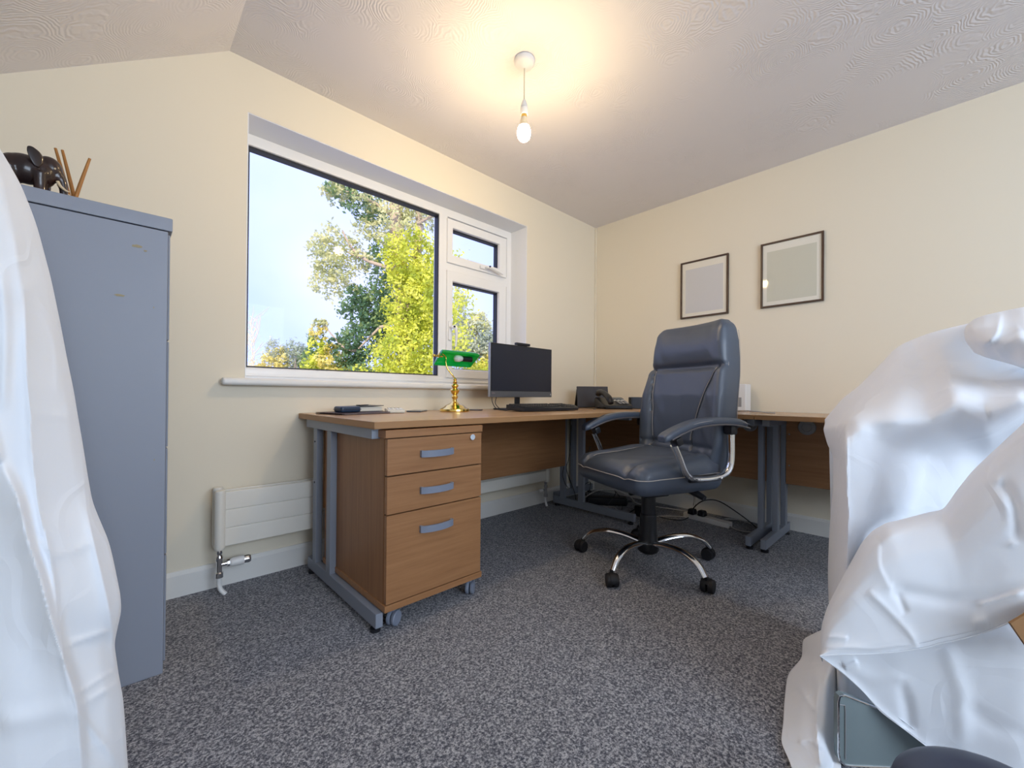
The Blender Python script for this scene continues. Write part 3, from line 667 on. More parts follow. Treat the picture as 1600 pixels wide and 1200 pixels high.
# ------------------------------------------------------------------ office chair
CX_, CY_, CR = -1.135, -1.117, math.radians(159)
ch = thing('office_chair', 'high-backed dark leather swivel office chair with chrome arms and star base', 'chair', (CX_, CY_, 0), CR)
LO = -.012     # seat is very slightly off the column
# back profile in (x, z): centre line of the slab
def interp(tab, z):
    zs = [q[0] for q in tab]; return [float(np.interp(z, zs, [q[i] for q in tab])) for i in range(1, len(tab[0]))]
BK = [(.42, -.215, .225, .080), (.50, -.228, .245, .095), (.60, -.245, .262, .105), (.72, -.258, .268, .118), (.82, -.272, .262, .125),
      (.92, -.300, .248, .125), (1.0, -.312, .238, .120), (1.08, -.316, .232, .112), (1.14, -.316, .222, .096), (1.18, -.318, .205, .070)]
def backfn(q, u):
    z = .42+(u[2])*.765
    c_, hw, th = interp(BK, z)
    # wings: sides come forward a little, middle is hollowed
    y = u[1]*2-1
    x = c_+q.x/.10*th+.030*abs(y)**2.2*(1 if q.x > 0 else .35)-.010*(1-abs(y))*(1 if q.x > 0 else 0)
    yy = q.y/.25*hw
    zz = .42+.765*(q.z/.765+.5)
    if q.x > 0:
        # seam between head cushion and back
        dz = (zz-.962)/.016; x -= .016*math.exp(-dz*dz)
        # head cushion bulges
        if zz > .965: x += .022*math.sin(min(1, (zz-.965)/.19)*math.pi)*(1-abs(y)**4)
        # central panel with bolsters each side
        sy = .215-(.125 if yy > 0 else .030)*max(0, min(1, (.955-zz)/.33))**.8 if zz < .962 else 9
        if zz < .955:
            d_ = (abs(yy)-sy)/.009; x -= .019*math.exp(-d_*d_)*(1 if zz > .55 else .3)
            if abs(yy) > sy: x += .012
        dz = (zz-.575)/.012; x -= .010*math.exp(-dz*dz)*(1 if abs(yy) < .24 else 0)
        # shallow creases in the leather
        x += .0020*math.sin(yy*70+zz*40)*math.exp(-((abs(yy)-.18)/.05)**2)
    return V((x, yy+LO, zz))
bk = MB().slab((6, 64, 96), (.10, .50, .765), .036, backfn).build('backrest', LEATHER, ch, ang=80)
def surf_back(y, z, off=.0):     # point just in front of the backrest at lateral y, height z
    u = (1, (y/interp(BK, z)[1]+1)/2, (z-.42)/.765)
    hw = interp(BK, z)[1]
    p_ = backfn(V((.05, y/hw*.25, (z-.42)-.765/2)), (1, (y/hw+1)/2, (z-.42)/.765)); return p_+V((off, 0, 0))
m = MB()
for sgn in (-1, 1):
    for o_ in (0,):
        m.tube([surf_back(sgn*(.215-(.125 if sgn > 0 else .030)*max(0, min(1, (.955-z)/.33))**.8-.012), z, .002) for z in np.linspace(.60, .95, 16)], .0016, 6, False)
    # edge seams
    m.tube([V((interp(BK, z)[0]+.034+.012, sgn*(interp(BK, z)[1]-.002)+LO, z)) for z in np.linspace(.47, 1.15, 24)], .0013, 6, False)
    m.tube([V((interp(BK, z)[0]-.030, sgn*(interp(BK, z)[1]-.003)+LO, z)) for z in np.linspace(.50, 1.13, 24)], .0011, 6, False)
m.build('stitching', STITCH, ch)
# seat
def seatfn(q, u):
    x, y, z = q.x, q.y, q.z
    fx = u[0]*2-1; fy = u[1]*2-1
    wid = 1-.10*max(0, -fx)**2-.04*max(0, fx)
    top = z > -.01
    zz = .452+z
    if top:
        k = max(0, (z+.01)/.065)
        zz += k*(.014*(1-abs(fy)**2)+.018*math.exp(-((fx+.45)/.5)**2)-.020*max(0, fx)**3)
        zz -= k*.012*math.exp(-((abs(fy)-.62)/.07)**2)*(1 if fx > -.5 else .3)       # groove beside the side bolsters
        zz += k*.008*(1 if abs(fy) > .66 else 0)
        zz += k*.0018*math.sin(x*60+y*55)*math.exp(-((abs(fy)-.5)/.2)**2)
    return V((x+.000+.022*(1-fy*fy)*max(0, fx)**2, y*wid+LO, zz-.030*max(0, -fx)**2*0))
MB().slab((48, 56, 14), (.49, .54, .128), .050, seatfn).build('seat_cushion', LEATHER, ch, ang=80)
def ring(z, k, ins=0):
    pts = []
    for i in range(72):
        w = 2*math.pi*i/72; cx_, cy_ = math.cos(w), math.sin(w); n_ = 4.6
        r_ = (abs(cx_)**n_+abs(cy_)**n_)**(-1/n_)
        x, y = r_*cx_*(.245-ins), r_*cy_*(.27-ins); fx = x/.245; fy = y/.27
        pts.append(V((x+.022*(1-fy*fy)*max(0, fx)**2, y*(1-.10*max(0, -fx)**2-.04*max(0, fx))+LO, z+.012*math.cos(w*2)*0)))
    return pts
pp_ = []; ol_ = []
for cx_, cy_, a0 in ((.195, .22, 0), (-.195, .22, 90), (-.195, -.22, 180), (.195, -.22, 270)):
    ol_ += [(cx_+.0518*math.cos(math.radians(a0+k*15)), cy_+.0518*math.sin(math.radians(a0+k*15))) for k in range(7)]
for (xa, ya_), (xb, yb) in zip(ol_, ol_[1:]+ol_[:1]):
    n_ = max(1, int(math.hypot(xb-xa, yb-ya_)/.025))
    for k in range(n_):
        x, y = xa+(xb-xa)*k/n_, ya_+(yb-ya_)*k/n_
        pp_.append(seatfn(V((x, y, .012)), ((max(-1, min(1, x/.245))+1)/2, (max(-1, min(1, y/.27))+1)/2, .6)))
m = MB(); m.tube(pp_, .0021, 6, True, True, 3)
for sgn in (-1, 1):
    m.tube([V((x, sgn*.172+LO, .522+.018*math.exp(-((x/.245+.45)/.5)**2)-.020*max(0, x/.245)**3+(-.03*max(0, (x-.17)/.07)**2 if x > .17 else 0))) for x in np.linspace(-.15, .235, 14)], .0016, 6, False)
m.build('piping', STITCH, ch)
# arms
for sgn, nm in ((1, ''), (-1, '')):
    ya = sgn*.292+LO
    loop = [V((.112, ya, .610)), V((.085, ya, .560)), V((.058, ya, .505)), V((.030, ya, .477)), V((-.010, ya-sgn*.006, .462)), V((-.085, ya-sgn*.008, .457)), V((-.150, ya-sgn*.006, .462)),
            V((-.190, ya, .482)), V((-.210, ya, .520)), V((-.214, ya, .580)), V((-.212, ya, .650))]
    P_ = spline(loop, 6); m = MB(); vs = []; n_ = 14
    prev = None
    for i, q in enumerate(P_):      # flattened oval tube
        t_ = (P_[min(i+1, len(P_)-1)]-P_[max(i-1, 0)]).normalized(); yv = V((0, 1, 0)); nn = t_.cross(yv).normalized()
        for j in range(n_):
            w = 2*math.pi*j/n_; vs.append(q+nn*math.cos(w)*.0115+yv*math.sin(w)*.019)
    fs = [(i*n_+j, i*n_+(j+1) % n_, (i+1)*n_+(j+1) % n_, (i+1)*n_+j) for i in range(len(P_)-1) for j in range(n_)]+[tuple(range(n_)), tuple((len(P_)-1)*n_+j for j in range(n_))]
    m.add(vs, fs); fr_ = m.build('arm_frame', CHROME, ch)
    for x, z in ((-.008, .466), (-.140, .463)): MB().ell((x, ya+sgn*.019, z-.002), (.0065, .004, .0065), n=8).build('bolt', CHROME, fr_)
    for x, z in ((-.222, .545), (-.222, .620)): MB().ell((x-.002, ya, z), (.006, .0065, .0065), n=8).build('bolt', CHROME, fr_)
    # mounting blocks that carry the arm on the seat
    MB().obox((-.075, ya-sgn*.024, .458), (.17, .030, .030), r=.006).build('arm_mount', BLACKP, ch)
    # pad
    path = [V((.180, ya, .638)), V((.150, ya, .650)), V((.090, ya, .674)), V((.020, ya, .694)), V((-.060, ya, .704)), V((-.150, ya, .706)), V((-.230, ya, .700)), V((-.296, ya, .686))]
    ln = len(path)
    def padfn(q, u):
        k = (1-u[0])*(ln-1); i = min(ln-2, int(k)); f_ = k-i
        a_, b2, c2, d2 = path[max(0, i-1)], path[i], path[i+1], path[min(ln-1, i+2)]
        pt = .5*((2*b2)+(c2-a_)*f_+(2*a_-5*b2+4*c2-d2)*f_*f_+(3*b2-a_-3*c2+d2)*f_**3)
        end = min(u[0], 1-u[0]); kz = .70+.30*min(1, end/.10); ky = .62+.38*min(1, end/.14)**.7
        hollow = .86+.14*abs(u[0]*2-1)
        return pt+V((0, q.y*ky*hollow, q.z*kz))
    MB().slab((44, 10, 8), (.48, .066, .036), .015, padfn).build('arm_pad', LEATHER, ch, ang=80)
    tr_ = MB().tube([q+V((0, sgn*.030, -.013)) for q in path[1:]], .0042, 8); tr_.tube([q+V((0, -sgn*.030, -.013)) for q in path[1:]], .0042, 8)
    tr_.build('arm_trim', mat('grey_trim', (.16, .15, .16), .3, metal=.6) if sgn == 1 else bpy.data.materials['grey_trim'], ch)
    st_ = MB(); st_.tube([q+V((0, s2*.031*(.90), .006)) for q in path[1:] for s2 in (sgn,)], .0011, 6); st_.build('arm_stitching', STITCH, ch)
    MB().obox((.098, ya, .626), (.034, .046, .036), r=.008, ry=.4).build('arm_socket', BLACKP, ch); MB().obox((-.213, ya, .668), (.040, .044, .045), r=.008).build('arm_socket', BLACKP, ch)
# mechanism, lever, column, base
m = MB(); m.box((-.16, -.085+LO, .372), (.10, .085+LO, .395), .006); m.box((-.09, -.05, .330), (.06, .05, .374), .010, 3); m.box((-.20, -.02+LO, .365), (-.14, .02+LO, .392), .004)
m.build('tilt_mechanism', BLACKP, ch)
MB().tube([(-.03, .04, .365), (-.045, .10, .392), (-.055, .16, .396), (-.065, .22, .388), (-.072, .27, .372)], [.009, .008, .009, .016, .012], 10).build('lever', BLACKP, ch)
MB().tube([(.06, -.03, .35), (.085, -.03, .348)], .018, 14, False).build('tension_knob', BLACKP, ch)
MB().lathe([(.001, .345), (.031, .345), (.033, .335), (.034, .245), (.037, .243), (.039, .235), (.041, .150), (.044, .146), (.045, .09), (.043, .065), (.028, .052), (.001, .050)], (0, 0, 0), 28).build('gas_lift_cover', BLACKP, ch)
sb_ = thing('star', None, None, (0, 0, 0)); bpy.data.objects.remove(sb_)
base = MB().lathe([(.001, .112), (.046, .112), (.050, .106), (.050, .070), (.044, .062), (.001, .060)], (0, 0, 0), 28).build('star_base_hub', BLACKP, ch)
angs = [107.6, 181.5, 252.5, 325.0, 37.0]
for A_ in angs:
    w = math.radians(A_)-CR; cw, sw = math.cos(w), math.sin(w)
    Q = lambda r_, z: V((cw*r_, sw*r_, z))
    pts = spline([Q(.035, .105), Q(.11, .122), Q(.19, .128), Q(.25, .118), Q(.295, .096), Q(.325, .062)], 6)
    m = MB(); vs = []; n_ = 12; k_ = len(pts)
    for i, q in enumerate(pts):
        t_ = (pts[min(i+1, k_-1)]-pts[max(i-1, 0)]).normalized(); side_ = V((-sw, cw, 0)); nn = t_.cross(side_).normalized()
        f_ = i/(k_-1); wd = .021-.007*f_; hh = .014-.004*f_
        for j in range(n_):
            a_ = 2*math.pi*j/n_; vs.append(q+side_*math.cos(a_)*wd+nn*math.sin(a_)*hh)
    fs = [(i*n_+j, i*n_+(j+1) % n_, (i+1)*n_+(j+1) % n_, (i+1)*n_+j) for i in range(k_-1) for j in range(n_)]+[tuple(range(n_)), tuple((k_-1)*n_+j for j in range(n_))]
    m.add(vs, fs); leg = m.build('base_leg', CHROME, ch)
    x, y = cw*.332, sw*.332; sp = w+random.uniform(.6, 2.2)
    e, ax = swivel_castor(ch, x+.012*math.cos(sp), y+.012*math.sin(sp), .0285, 0, sp, BLACKP, w=.052)
    R = Matrix.Rotation(sp, 4, 'Z')
    # hood over the wheels
    hood = [(math.cos(a_)*.031, math.sin(a_)*.031) for a_ in np.linspace(-.2, math.pi*.86, 14)]; hood += [(a_*.86, b_*.86) for a_, b_ in hood[::-1]]
    e.prism(hood, -.011, .011, lambda a_, b_, t_: V((x+.012*math.cos(sp), y+.012*math.sin(sp), .0285))+R @ V((a_, t_, b_)))
    e.cyl((x, y, .05), (x, y, .066), .008, n=12)
    e.build('castor', BLACKM, ch)
MB().tube([(-.075, .20, .40), (-.08, .205, .36), (-.075, .205, .325)], .0012, 5).build('loose_tag_cord', BLACKP, ch)

# ------------------------------------------------------------------ power strip, adapters and cables under the desks
ps = thing('power_strip', 'white extension socket strip on the carpet under the side desk', 'power strip', (-.24, -1.03, 0), 0)
MB().obox((-.235, -1.045, .017), (.055, .30, .034), rz=-.12, r=.005, seg=3).build('housing', WHITEP, ps)
for i in range(2):
    p_ = thing('mains_plug', 'black plug in the white socket strip, %s' % ('nearer the window' if i == 0 else 'nearer its middle'), 'plug', (-.245+.006*i, -.955-.062*i, .034), -.12, 'plugs in the socket strip')
    def pf(q, u): return V((q.x*(1-.2*u[2]), q.y*(1-.15*u[2]), q.z+.0185))
    MB().slab((8, 8, 5), (.050, .048, .036), .008, pf).build('body', BLACKP, p_)
    MB().tube([(-.02, 0, .018), (-.034, 0, .018)], [.007, .005], 10, False).build('cable_grip', BLACKP, p_)
ad_ = thing('power_adapter', 'long dark power adapter lying under the desk corner behind the chair', 'adapter', (-.35, -.36, 0), -.9)
MB().obox((0, 0, .030), (.30, .085, .058), r=.012, seg=3, rx=0).build('housing', BLACKP, ad_)
MB().tube([(.15, 0, .03), (.185, 0, .028)], [.010, .006], 10, False).build('cable_grip', BLACKP, ad_)
ad2 = thing('power_adapter', 'small square black adapter on the carpet just left of the chair column', 'adapter', (-.42, -.70, 0), -.4)
MB().obox((0, 0, .036), (.10, .075, .070), r=.010, seg=3).build('housing', BLACKP, ad2)
MB().tube([(0, -.037, .03), (0, -.06, .028)], [.008, .005], 10, False).build('cable_grip', BLACKP, ad2)
WCAB = mat('grey_white_cable', (.45, .43, .42), .5)
def cable(pts, r, m_, label, name='cable', cat='cable', grp='loose cables under the desks'):
    o = MB().tube(pts, r, 7, res=7).build(name, m_, ang=60); return tag(o, label, cat, grp)
cable([(-.56, -.29, .06), (-.48, -.36, .12), (-.40, -.45, .135), (-.34, -.55, .09), (-.36, -.62, .06), (-.30, -.76, .05), (-.20, -.88, .03), (-.22, -.93, .012)], .0034, WCAB, 'pale cable arching over the long dark adapter')
cable([(-.55, -.40, .006), (-.50, -.50, .010), (-.47, -.60, .006), (-.36, -.63, .030), (-.32, -.72, .006), (-.40, -.82, .012), (-.34, -.92, .006), (-.29, -.95, .02)], .0032, BLACKP, 'black cable snaking along the carpet behind the chair column')
cable([(-.50, -.33, .006), (-.44, -.48, .02), (-.50, -.56, .008), (-.42, -.66, .006), (-.44, -.76, .016), (-.33, -.82, .008), (-.25, -.90, .006)], .0032, WCAB, 'grey cable lying in loops in front of the long adapter')
cable([(-.12, -.92, .30), (-.13, -.93, .20), (-.16, -.94, .12), (-.20, -.955, .07)], .0028, WCAB, 'thin pale cable dropping diagonally to the plugs')
cable([(-.30, -.985, .05), (-.33, -1.00, .10), (-.30, -1.05, .15), (-.24, -1.12, .15), (-.18, -1.22, .08), (-.16, -1.30, .02), (-.22, -1.34, .006), (-.32, -1.37, .006)], .0036, BLACKP, 'black cable looping up above the right end of the socket strip')
cable([(-.26, -1.19, .012), (-.28, -1.25, .006), (-.26, -1.32, .006), (-.22, -1.372, .006), (-.16, -1.45, .006)], .0036, WCAB, 'white lead running from the socket strip behind the desk legs')
cable([(-.20, -1.14, .036), (-.10, -1.20, .02), (-.10, -1.30, .006), (-.14, -1.36, .006), (-.20, -1.45, .006)], .0030, WCAB, 'grey lead curling along the skirting right of the strip')
cable([(-.62, -.235, .60), (-.635, -.24, .46), (-.665, -.25, .36), (-.69, -.25, .30), (-.66, -.25, .22), (-.60, -.25, .12), (-.57, -.25, .03), (-.54, -.25, .006)], .0024, BLACKP, 'black cable hanging beside the far desk leg')
cable([(-.70, -.235, .305), (-.72, -.24, .25), (-.70, -.245, .19), (-.67, -.25, .155)], .0022, BLACKP, 'short black cable loop below the modesty panel by the radiator end')
cable([(-.55, -.27, .50), (-.56, -.28, .42), (-.50, -.30, .40), (-.48, -.30, .44)], .0022, BLACKP, 'thin black cable sagging under the desk between the legs')
cable([(-.56, -.30, .16), (-.50, -.32, .18), (-.52, -.31, .08), (-.57, -.30, .13), (-.50, -.31, .05), (-.56, -.30, .02)], .0025, BLACKP, 'tangled black cable behind the foot of the far desk leg')
cable([(-.45, -.42, .004), (-.36, -.44, .09), (-.30, -.40, .10), (-.29, -.46, .03), (-.40, -.52, .004)], .0024, BLACKP, 'thin black wire looped over the adapter')
cable([(-1.395, -.25, .80), (-1.40, -.26, .77), (-1.39, -.28, .735), (-1.36, -.30, DZ+.004), (-1.30, -.315, DZ+.004)], .0022, BLACKP, 'black monitor lead hanging at the left of the stand', grp='monitor leads')
cable([(-1.36, -.25, .80), (-1.375, -.26, .76), (-1.36, -.30, .725), (-1.33, -.34, DZ+.004), (-1.30, -.36, DZ+.004)], .0022, BLACKP, 'black lead curving from the screen to the keyboard', grp='monitor leads')
cable([(-.16, -1.20, DZ+.006), (-.22, -1.27, DZ+.010), (-.26, -1.36, DZ+.006), (-.30, -1.44, DZ+.004), (-.34, -1.43, DZ+.004), (-.31, -1.34, DZ+.008), (-.26, -1.30, DZ+.004)], .0026, WCAB, 'white cable looped on the side desk beside the white box', grp='desktop cables')
cable([(-.70, -.30, DZ+.003), (-.64, -.32, DZ+.003), (-.60, -.38, DZ+.003), (-.64, -.46, DZ+.003), (-.72, -.50, DZ+.003)], .0018, BLACKP, 'thin dark lead on the desktop left of the telephone', grp='desktop cables')

# ------------------------------------------------------------------ dust sheets
def cr_basis(n, N):      # Catmull-Rom sampling matrix from n knots to N samples
    A = np.zeros((N, n))
    for s_ in range(N):
        k = s_/(N-1)*(n-1); i = min(n-2, int(k)); f = k-i
        w = [-.5*f+f*f-.5*f**3, 1-2.5*f*f+1.5*f**3, .5*f+2*f*f-1.5*f**3, -.5*f*f+.5*f**3]
        for d, ww in zip((-1, 0, 1, 2), w): A[s_, max(0, min(n-1, i+d))] += ww
    return A
def lin_basis(n, N):     # straight spans between knots, corners eased
    A = np.zeros((N, n))
    for s_ in range(N):
        k = s_/(N-1)*(n-1); i = min(n-2, int(k)); A[s_, i] += 1-(k-i); A[s_, i+1] += k-i
    w = max(1, int(N/(n-1)*.22)); K = A.copy()
    for s_ in range(N):
        r_ = min(w, s_, N-1-s_); K[s_] = A[s_-r_:s_+r_+1].mean(0)
    return K
def seg_dist(X, Y, poly):
    poly = [(q.x, q.y) for q in spline([V((a_, b_, 0)) for a_, b_ in poly], 6)]
    best = np.full(X.shape, 1e9); sg = np.zeros(X.shape); al = np.zeros(X.shape)
    n = len(poly)-1
    for i in range(n):
        (x0, y0), (x1, y1) = poly[i], poly[i+1]; dx, dy = x1-x0, y1-y0; L2 = dx*dx+dy*dy+1e-9
        t_ = np.clip(((X-x0)*dx+(Y-y0)*dy)/L2, 0, 1); ddx, ddy = X-x0-t_*dx, Y-y0-t_*dy; d = np.hypot(ddx, ddy)
        m_ = d < best; best[m_] = d[m_]; sg[m_] = np.sign(dx*ddy-dy*ddx)[m_]; al[m_] = ((i+t_)/n)[m_]
    return best, sg, al
def sheet(name, net, N, creases, m_=None, noise_amp=.0015, seed=0, thick=.0012, parent=None):
    """net: rows x cols of (px,py,d) surveyed cloth points. Creases push the cloth towards/away from the room: (polyline, width, amp, kind)"""
    net = np.array(net, float); R_, C_, _ = net.shape
    A = .35*cr_basis(R_, N[0])+.65*lin_basis(R_, N[0]); B = .35*cr_basis(C_, N[1])+.65*lin_basis(C_, N[1])
    G = np.einsum('ai,ijk,bj->abk', A, net, B)
    X, Y, D = G[..., 0], G[..., 1], G[..., 2].copy()
    CS = .5
    for poly, w, amp, kind in creases:
        d, sg, al = seg_dist(X, Y, poly); fade = np.clip(np.minimum(al, 1-al)*6, 0, 1)**.7 if kind != 'step' else 1
        amp = amp*CS*(.7 if kind == 'soft' else 1); w = max(w, 5)
        if kind == 'ridge': D -= amp*np.exp(-(d/w)**1.2)*fade
        elif kind == 'soft': D -= amp*np.exp(-(d/w)**2)*fade
        elif kind == 'fold':      # crisp on one side, soft on the other
            we = w*(.65+.35*np.tanh(sg*d/(w*.4))); D -= amp*np.exp(-(d/we)**1.3)*fade
    vs = []
    for a_ in range(N[0]):
        for b_ in range(N[1]):
            q = at(X[a_, b_], Y[a_, b_], D[a_, b_])
            k = noise.noise(q*5+V((seed, 0, 0)))*noise_amp+noise.noise(q*14+V((0, seed, 0)))*noise_amp*.35
            q = q-fwd*k
            if q.z < .003: q.z = .003+.002*abs(noise.noise(q*30))
            vs.append(q)
    fs = [(a_*N[1]+b_, a_*N[1]+b_+1, (a_+1)*N[1]+b_+1, (a_+1)*N[1]+b_) for a_ in range(N[0]-1) for b_ in range(N[1]-1)]
    o = MB().add(vs, fs).build(name, m_ or CLOTH, parent, ang=60)
    sd = o.modifiers.new('cloth_thickness', 'SOLIDIFY'); sd.thickness = thick; sd.offset = 0
    return o

# left: a sheet over something tall in front of the cabinet
rowsL = []
silL = [(205, 33, 14.6, 258), ]
outer = [(-30, 190), (0, 233), (33, 290), (58, 354), (79, 433), (98, 529), (117, 621), (133, 715), (144, 783), (169, 846), (187, 925), (189, 955), (179, 1005), (184, 1048), (192, 1090), (197, 1160), (203, 1270)]
for i, (x_, y_) in enumerate(outer):
    k = i/(len(outer)-1); d0 = .86-.02*k
    fx = [-420, -250, -130, -40]
    lef = [(-320, y_-10, .61), (-120+.1*x_, y_-4, .63), (-45+.30*x_, y_, .66), (x_*.52-14, y_, .70), (x_*.72-5, y_, .745), (x_*.88-2, y_, .78), (x_-2, y_, .82), (x_, y_, .865), (x_-6, y_+2, .90), (x_-60, y_+4, .93)]
    rowsL.append(lef)
top0 = [(q[0]-20, 175, q[2]+.05) for q in rowsL[0]]
rowsL = [top0]+rowsL
crL = [([(0, 725), (25, 775), (42, 846), (62, 908), (83, 983), (100, 1033), (119, 1108), (127, 1230)], 26, .045, 'fold'),
       ([(-20, 640), (0, 725)], 20, .02, 'fold'),
       ([(37, 433), (38, 500), (40, 575), (46, 650), (48, 700), (62, 804), (77, 867), (96, 1008), (110, 1090)], 7, .012, 'ridge'),
       ([(0, 420), (8, 520), (4, 640)], 9, .012, 'soft'),
       ([(127, 700), (137, 808), (158, 900), (173, 967), (181, 1042)], 9, .018, 'ridge'),
       ([(38, 644), (115, 650)], 3.5, .006, 'ridge'), ([(38, 437), (78, 440)], 3, .004, 'ridge'), ([(38, 446), (80, 449)], 3, .004, 'ridge'),
       ([(73, 868), (108, 862), (143, 848)], 3.5, .008, 'ridge'), ([(60, 845), (75, 862)], 3, .006, 'ridge'),
       ([(98, 1012), (125, 1000), (173, 984)], 4, .010, 'ridge'), ([(119, 1087), (150, 1065), (181, 1046)], 3, .008, 'ridge'), ([(121, 1108), (155, 1085), (188, 1066)], 3, .008, 'ridge'),
       ([(0, 1130), (60, 1120), (115, 1105)], 18, .010, 'soft'), ([(118, 1110), (150, 1150), (190, 1200)], 5, .008, 'ridge'),
       ([(20, 360), (30, 420), (36, 470)], 8, .008, 'soft'), ([(60, 480), (84, 540), (88, 620)], 5, .005, 'soft')]
o = sheet('dust_sheet', rowsL, (220, 260), crL, seed=3, noise_amp=.002)
tag(o, 'white dust sheet hanging at the left edge in front of the grey filing cabinet', 'dust sheet', 'white dust sheets')
# right: sheeted pile
def off(pts, dx, dy, dd): return [(x_+dx, y_+dy, d_+dd) for x_, y_, d_ in pts]
A0 = [(1289, 655, 1.45), (1316, 622, 1.40), (1345, 598, 1.36), (1400, 540, 1.32), (1428, 526, 1.30), (1462, 514, 1.26), (1520, 500, 1.22), (1610, 492, 1.18), (1760, 490, 1.12)]
A1 = [(1289, 662, 1.44), (1312, 648, 1.30), (1342, 632, 1.22), (1400, 600, 1.18), (1440, 585, 1.16), (1480, 572, 1.12), (1540, 566, 1.10), (1615, 570, 1.05), (1760, 560, 1.0)]
A2 = [(1287, 672, 1.43), (1308, 668, 1.24), (1330, 655, 1.10), (1395, 654, 1.02), (1450, 656, 1.00), (1495, 633, .97), (1540, 646, .95), (1615, 625, .92), (1760, 630, .92)]
A3 = [(1293, 694, 1.42), (1312, 696, 1.20), (1323, 690, 1.05), (1385, 700, 1.06), (1445, 710, 1.07), (1495, 705, 1.04), (1550, 710, 1.02), (1620, 705, .97), (1760, 700, .92)]
A4 = [(1302, 714, 1.41), (1315, 730, 1.20), (1323, 735, 1.04), (1375, 760, 1.045), (1440, 770, 1.052), (1495, 775, 1.035), (1550, 775, 1.02), (1620, 770, .95), (1760, 770, .92)]
A5 = [(1301, 770, 1.41), (1312, 790, 1.19), (1325, 800, 1.03), (1370, 830, 1.04), (1430, 840, 1.05), (1490, 850, 1.03), (1550, 850, .98), (1620, 850, .94), (1760, 850, .92)]
A6 = [(1296, 830, 1.41), (1308, 860, 1.18), (1322, 880, 1.02), (1370, 910, 1.035), (1430, 930, 1.04), (1490, 940, 1.02), (1550, 940, .96), (1620, 940, .93), (1760, 940, .92)]
A7 = [(1294, 900, 1.41), (1303, 940, 1.18), (1318, 960, 1.01), (1370, 1000, 1.03), (1430, 1020, 1.03), (1490, 1030, .97), (1550, 1040, .96), (1620, 1040, .93), (1760, 1040, .92)]
A8 = [(1297, 985, 1.40), (1300, 1055, 1.16), (1310, 1120, 1.00), (1370, 1130, .99), (1430, 1140, .98), (1490, 1150, .97), (1550, 1160, .96), (1620, 1170, .93), (1760, 1180, .92)]
Bk0 = [(x_+6, 614+(y_-614)*.72+34, d_+.14) for x_, y_, d_ in A0]
Bk1 = [(x_+10, 860, d_+.16) for x_, y_, d_ in A0]
crA = [([(1322, 660), (1323, 760), (1326, 800), (1323, 860), (1322, 950), (1315, 985)], 9, .030, 'fold'),
       ([(1337, 650), (1345, 700), (1352, 760), (1360, 860)], 18, .018, 'soft'),
       ([(1335, 650), (1360, 700), (1385, 760), (1400, 820)], 10, .010, 'soft'),
       ([(1455, 656), (1480, 642), (1498, 630), (1530, 640), (1540, 648)], 7, .008, 'soft'),
       ([(1498, 632), (1540, 680), (1560, 740)], 20, .012, 'soft'), ([(1540, 644), (1600, 622)], 12, .020, 'soft'),
       ([(1290, 652), (1308, 672), (1322, 690)], 6, .010, 'ridge'),
       ([(1304, 706), (1323, 738)], 4, .008, 'ridge'), ([(1305, 880), (1322, 886)], 4, .010, 'ridge'), ([(1300, 890), (1312, 908)], 4, .008, 'ridge'),
       ([(1310, 775), (1325, 772)], 3, .005, 'ridge'),
       ([(1410, 573), (1480, 573), (1560, 572)], 7, .010, 'ridge'), ([(1412, 570), (1450, 550), (1500, 532)], 8, .010, 'soft'), ([(1360, 600), (1400, 588), (1460, 585)], 7, .007, 'soft'),
       ([(1330, 620), (1380, 570), (1430, 545)], 12, .008, 'soft')]
pile = thing('dust_sheet', 'large white dust sheet over the piled furniture at the right, its corner at desk height', 'dust sheet', (-1.5, -2.2, 0), 0, 'white dust sheets')
pile['_o'] = (-1.5, -2.2, 0)
sheet('cover', [Bk1, Bk0, A0, A1, A2, A3, A4, A5, A6, A7, A8], (180, 170), crA, seed=11, noise_amp=.002, parent=pile)
# second layer: bunched cloth at top right
E0 = [(1513, 506, 1.18), (1524, 497, 1.14), (1539, 491, 1.10), (1573, 483, 1.06), (1604, 477, 1.02), (1700, 465, .98), (1800, 460, .96)]
E1 = [(1507, 516, 1.12), (1518, 512, 1.03), (1540, 508, 1.00), (1575, 505, .97), (1606, 502, .94), (1700, 500, .90), (1800, 500, .88)]
E2 = [(1508, 531, 1.10), (1521, 533, 1.01), (1545, 532, .97), (1578, 532, .94), (1608, 535, .91), (1700, 540, .88), (1800, 540, .86)]
E3 = [(1521, 549, 1.09), (1538, 555, 1.01), (1560, 560, .98), (1585, 566, .95), (1610, 575, .92), (1700, 600, .90), (1800, 610, .88)]
E4 = [(1522, 551, 1.12), (1540, 558, 1.06), (1562, 564, 1.03), (1587, 571, 1.01), (1612, 580, .99), (1700, 606, .97), (1800, 616, .95)]
Eb = [(x_+8, y_+34, d_+.25) for x_, y_, d_ in E0]
sheet('bunched_top', [Eb, E0, E1, E2, E3, E4], (70, 80), [([(1564, 487), (1560, 510), (1553, 526), (1532, 543)], 10, .014, 'fold'), ([(1600, 520), (1570, 540), (1556, 552)], 14, .012, 'soft')], seed=5, noise_amp=.0015, parent=pile)
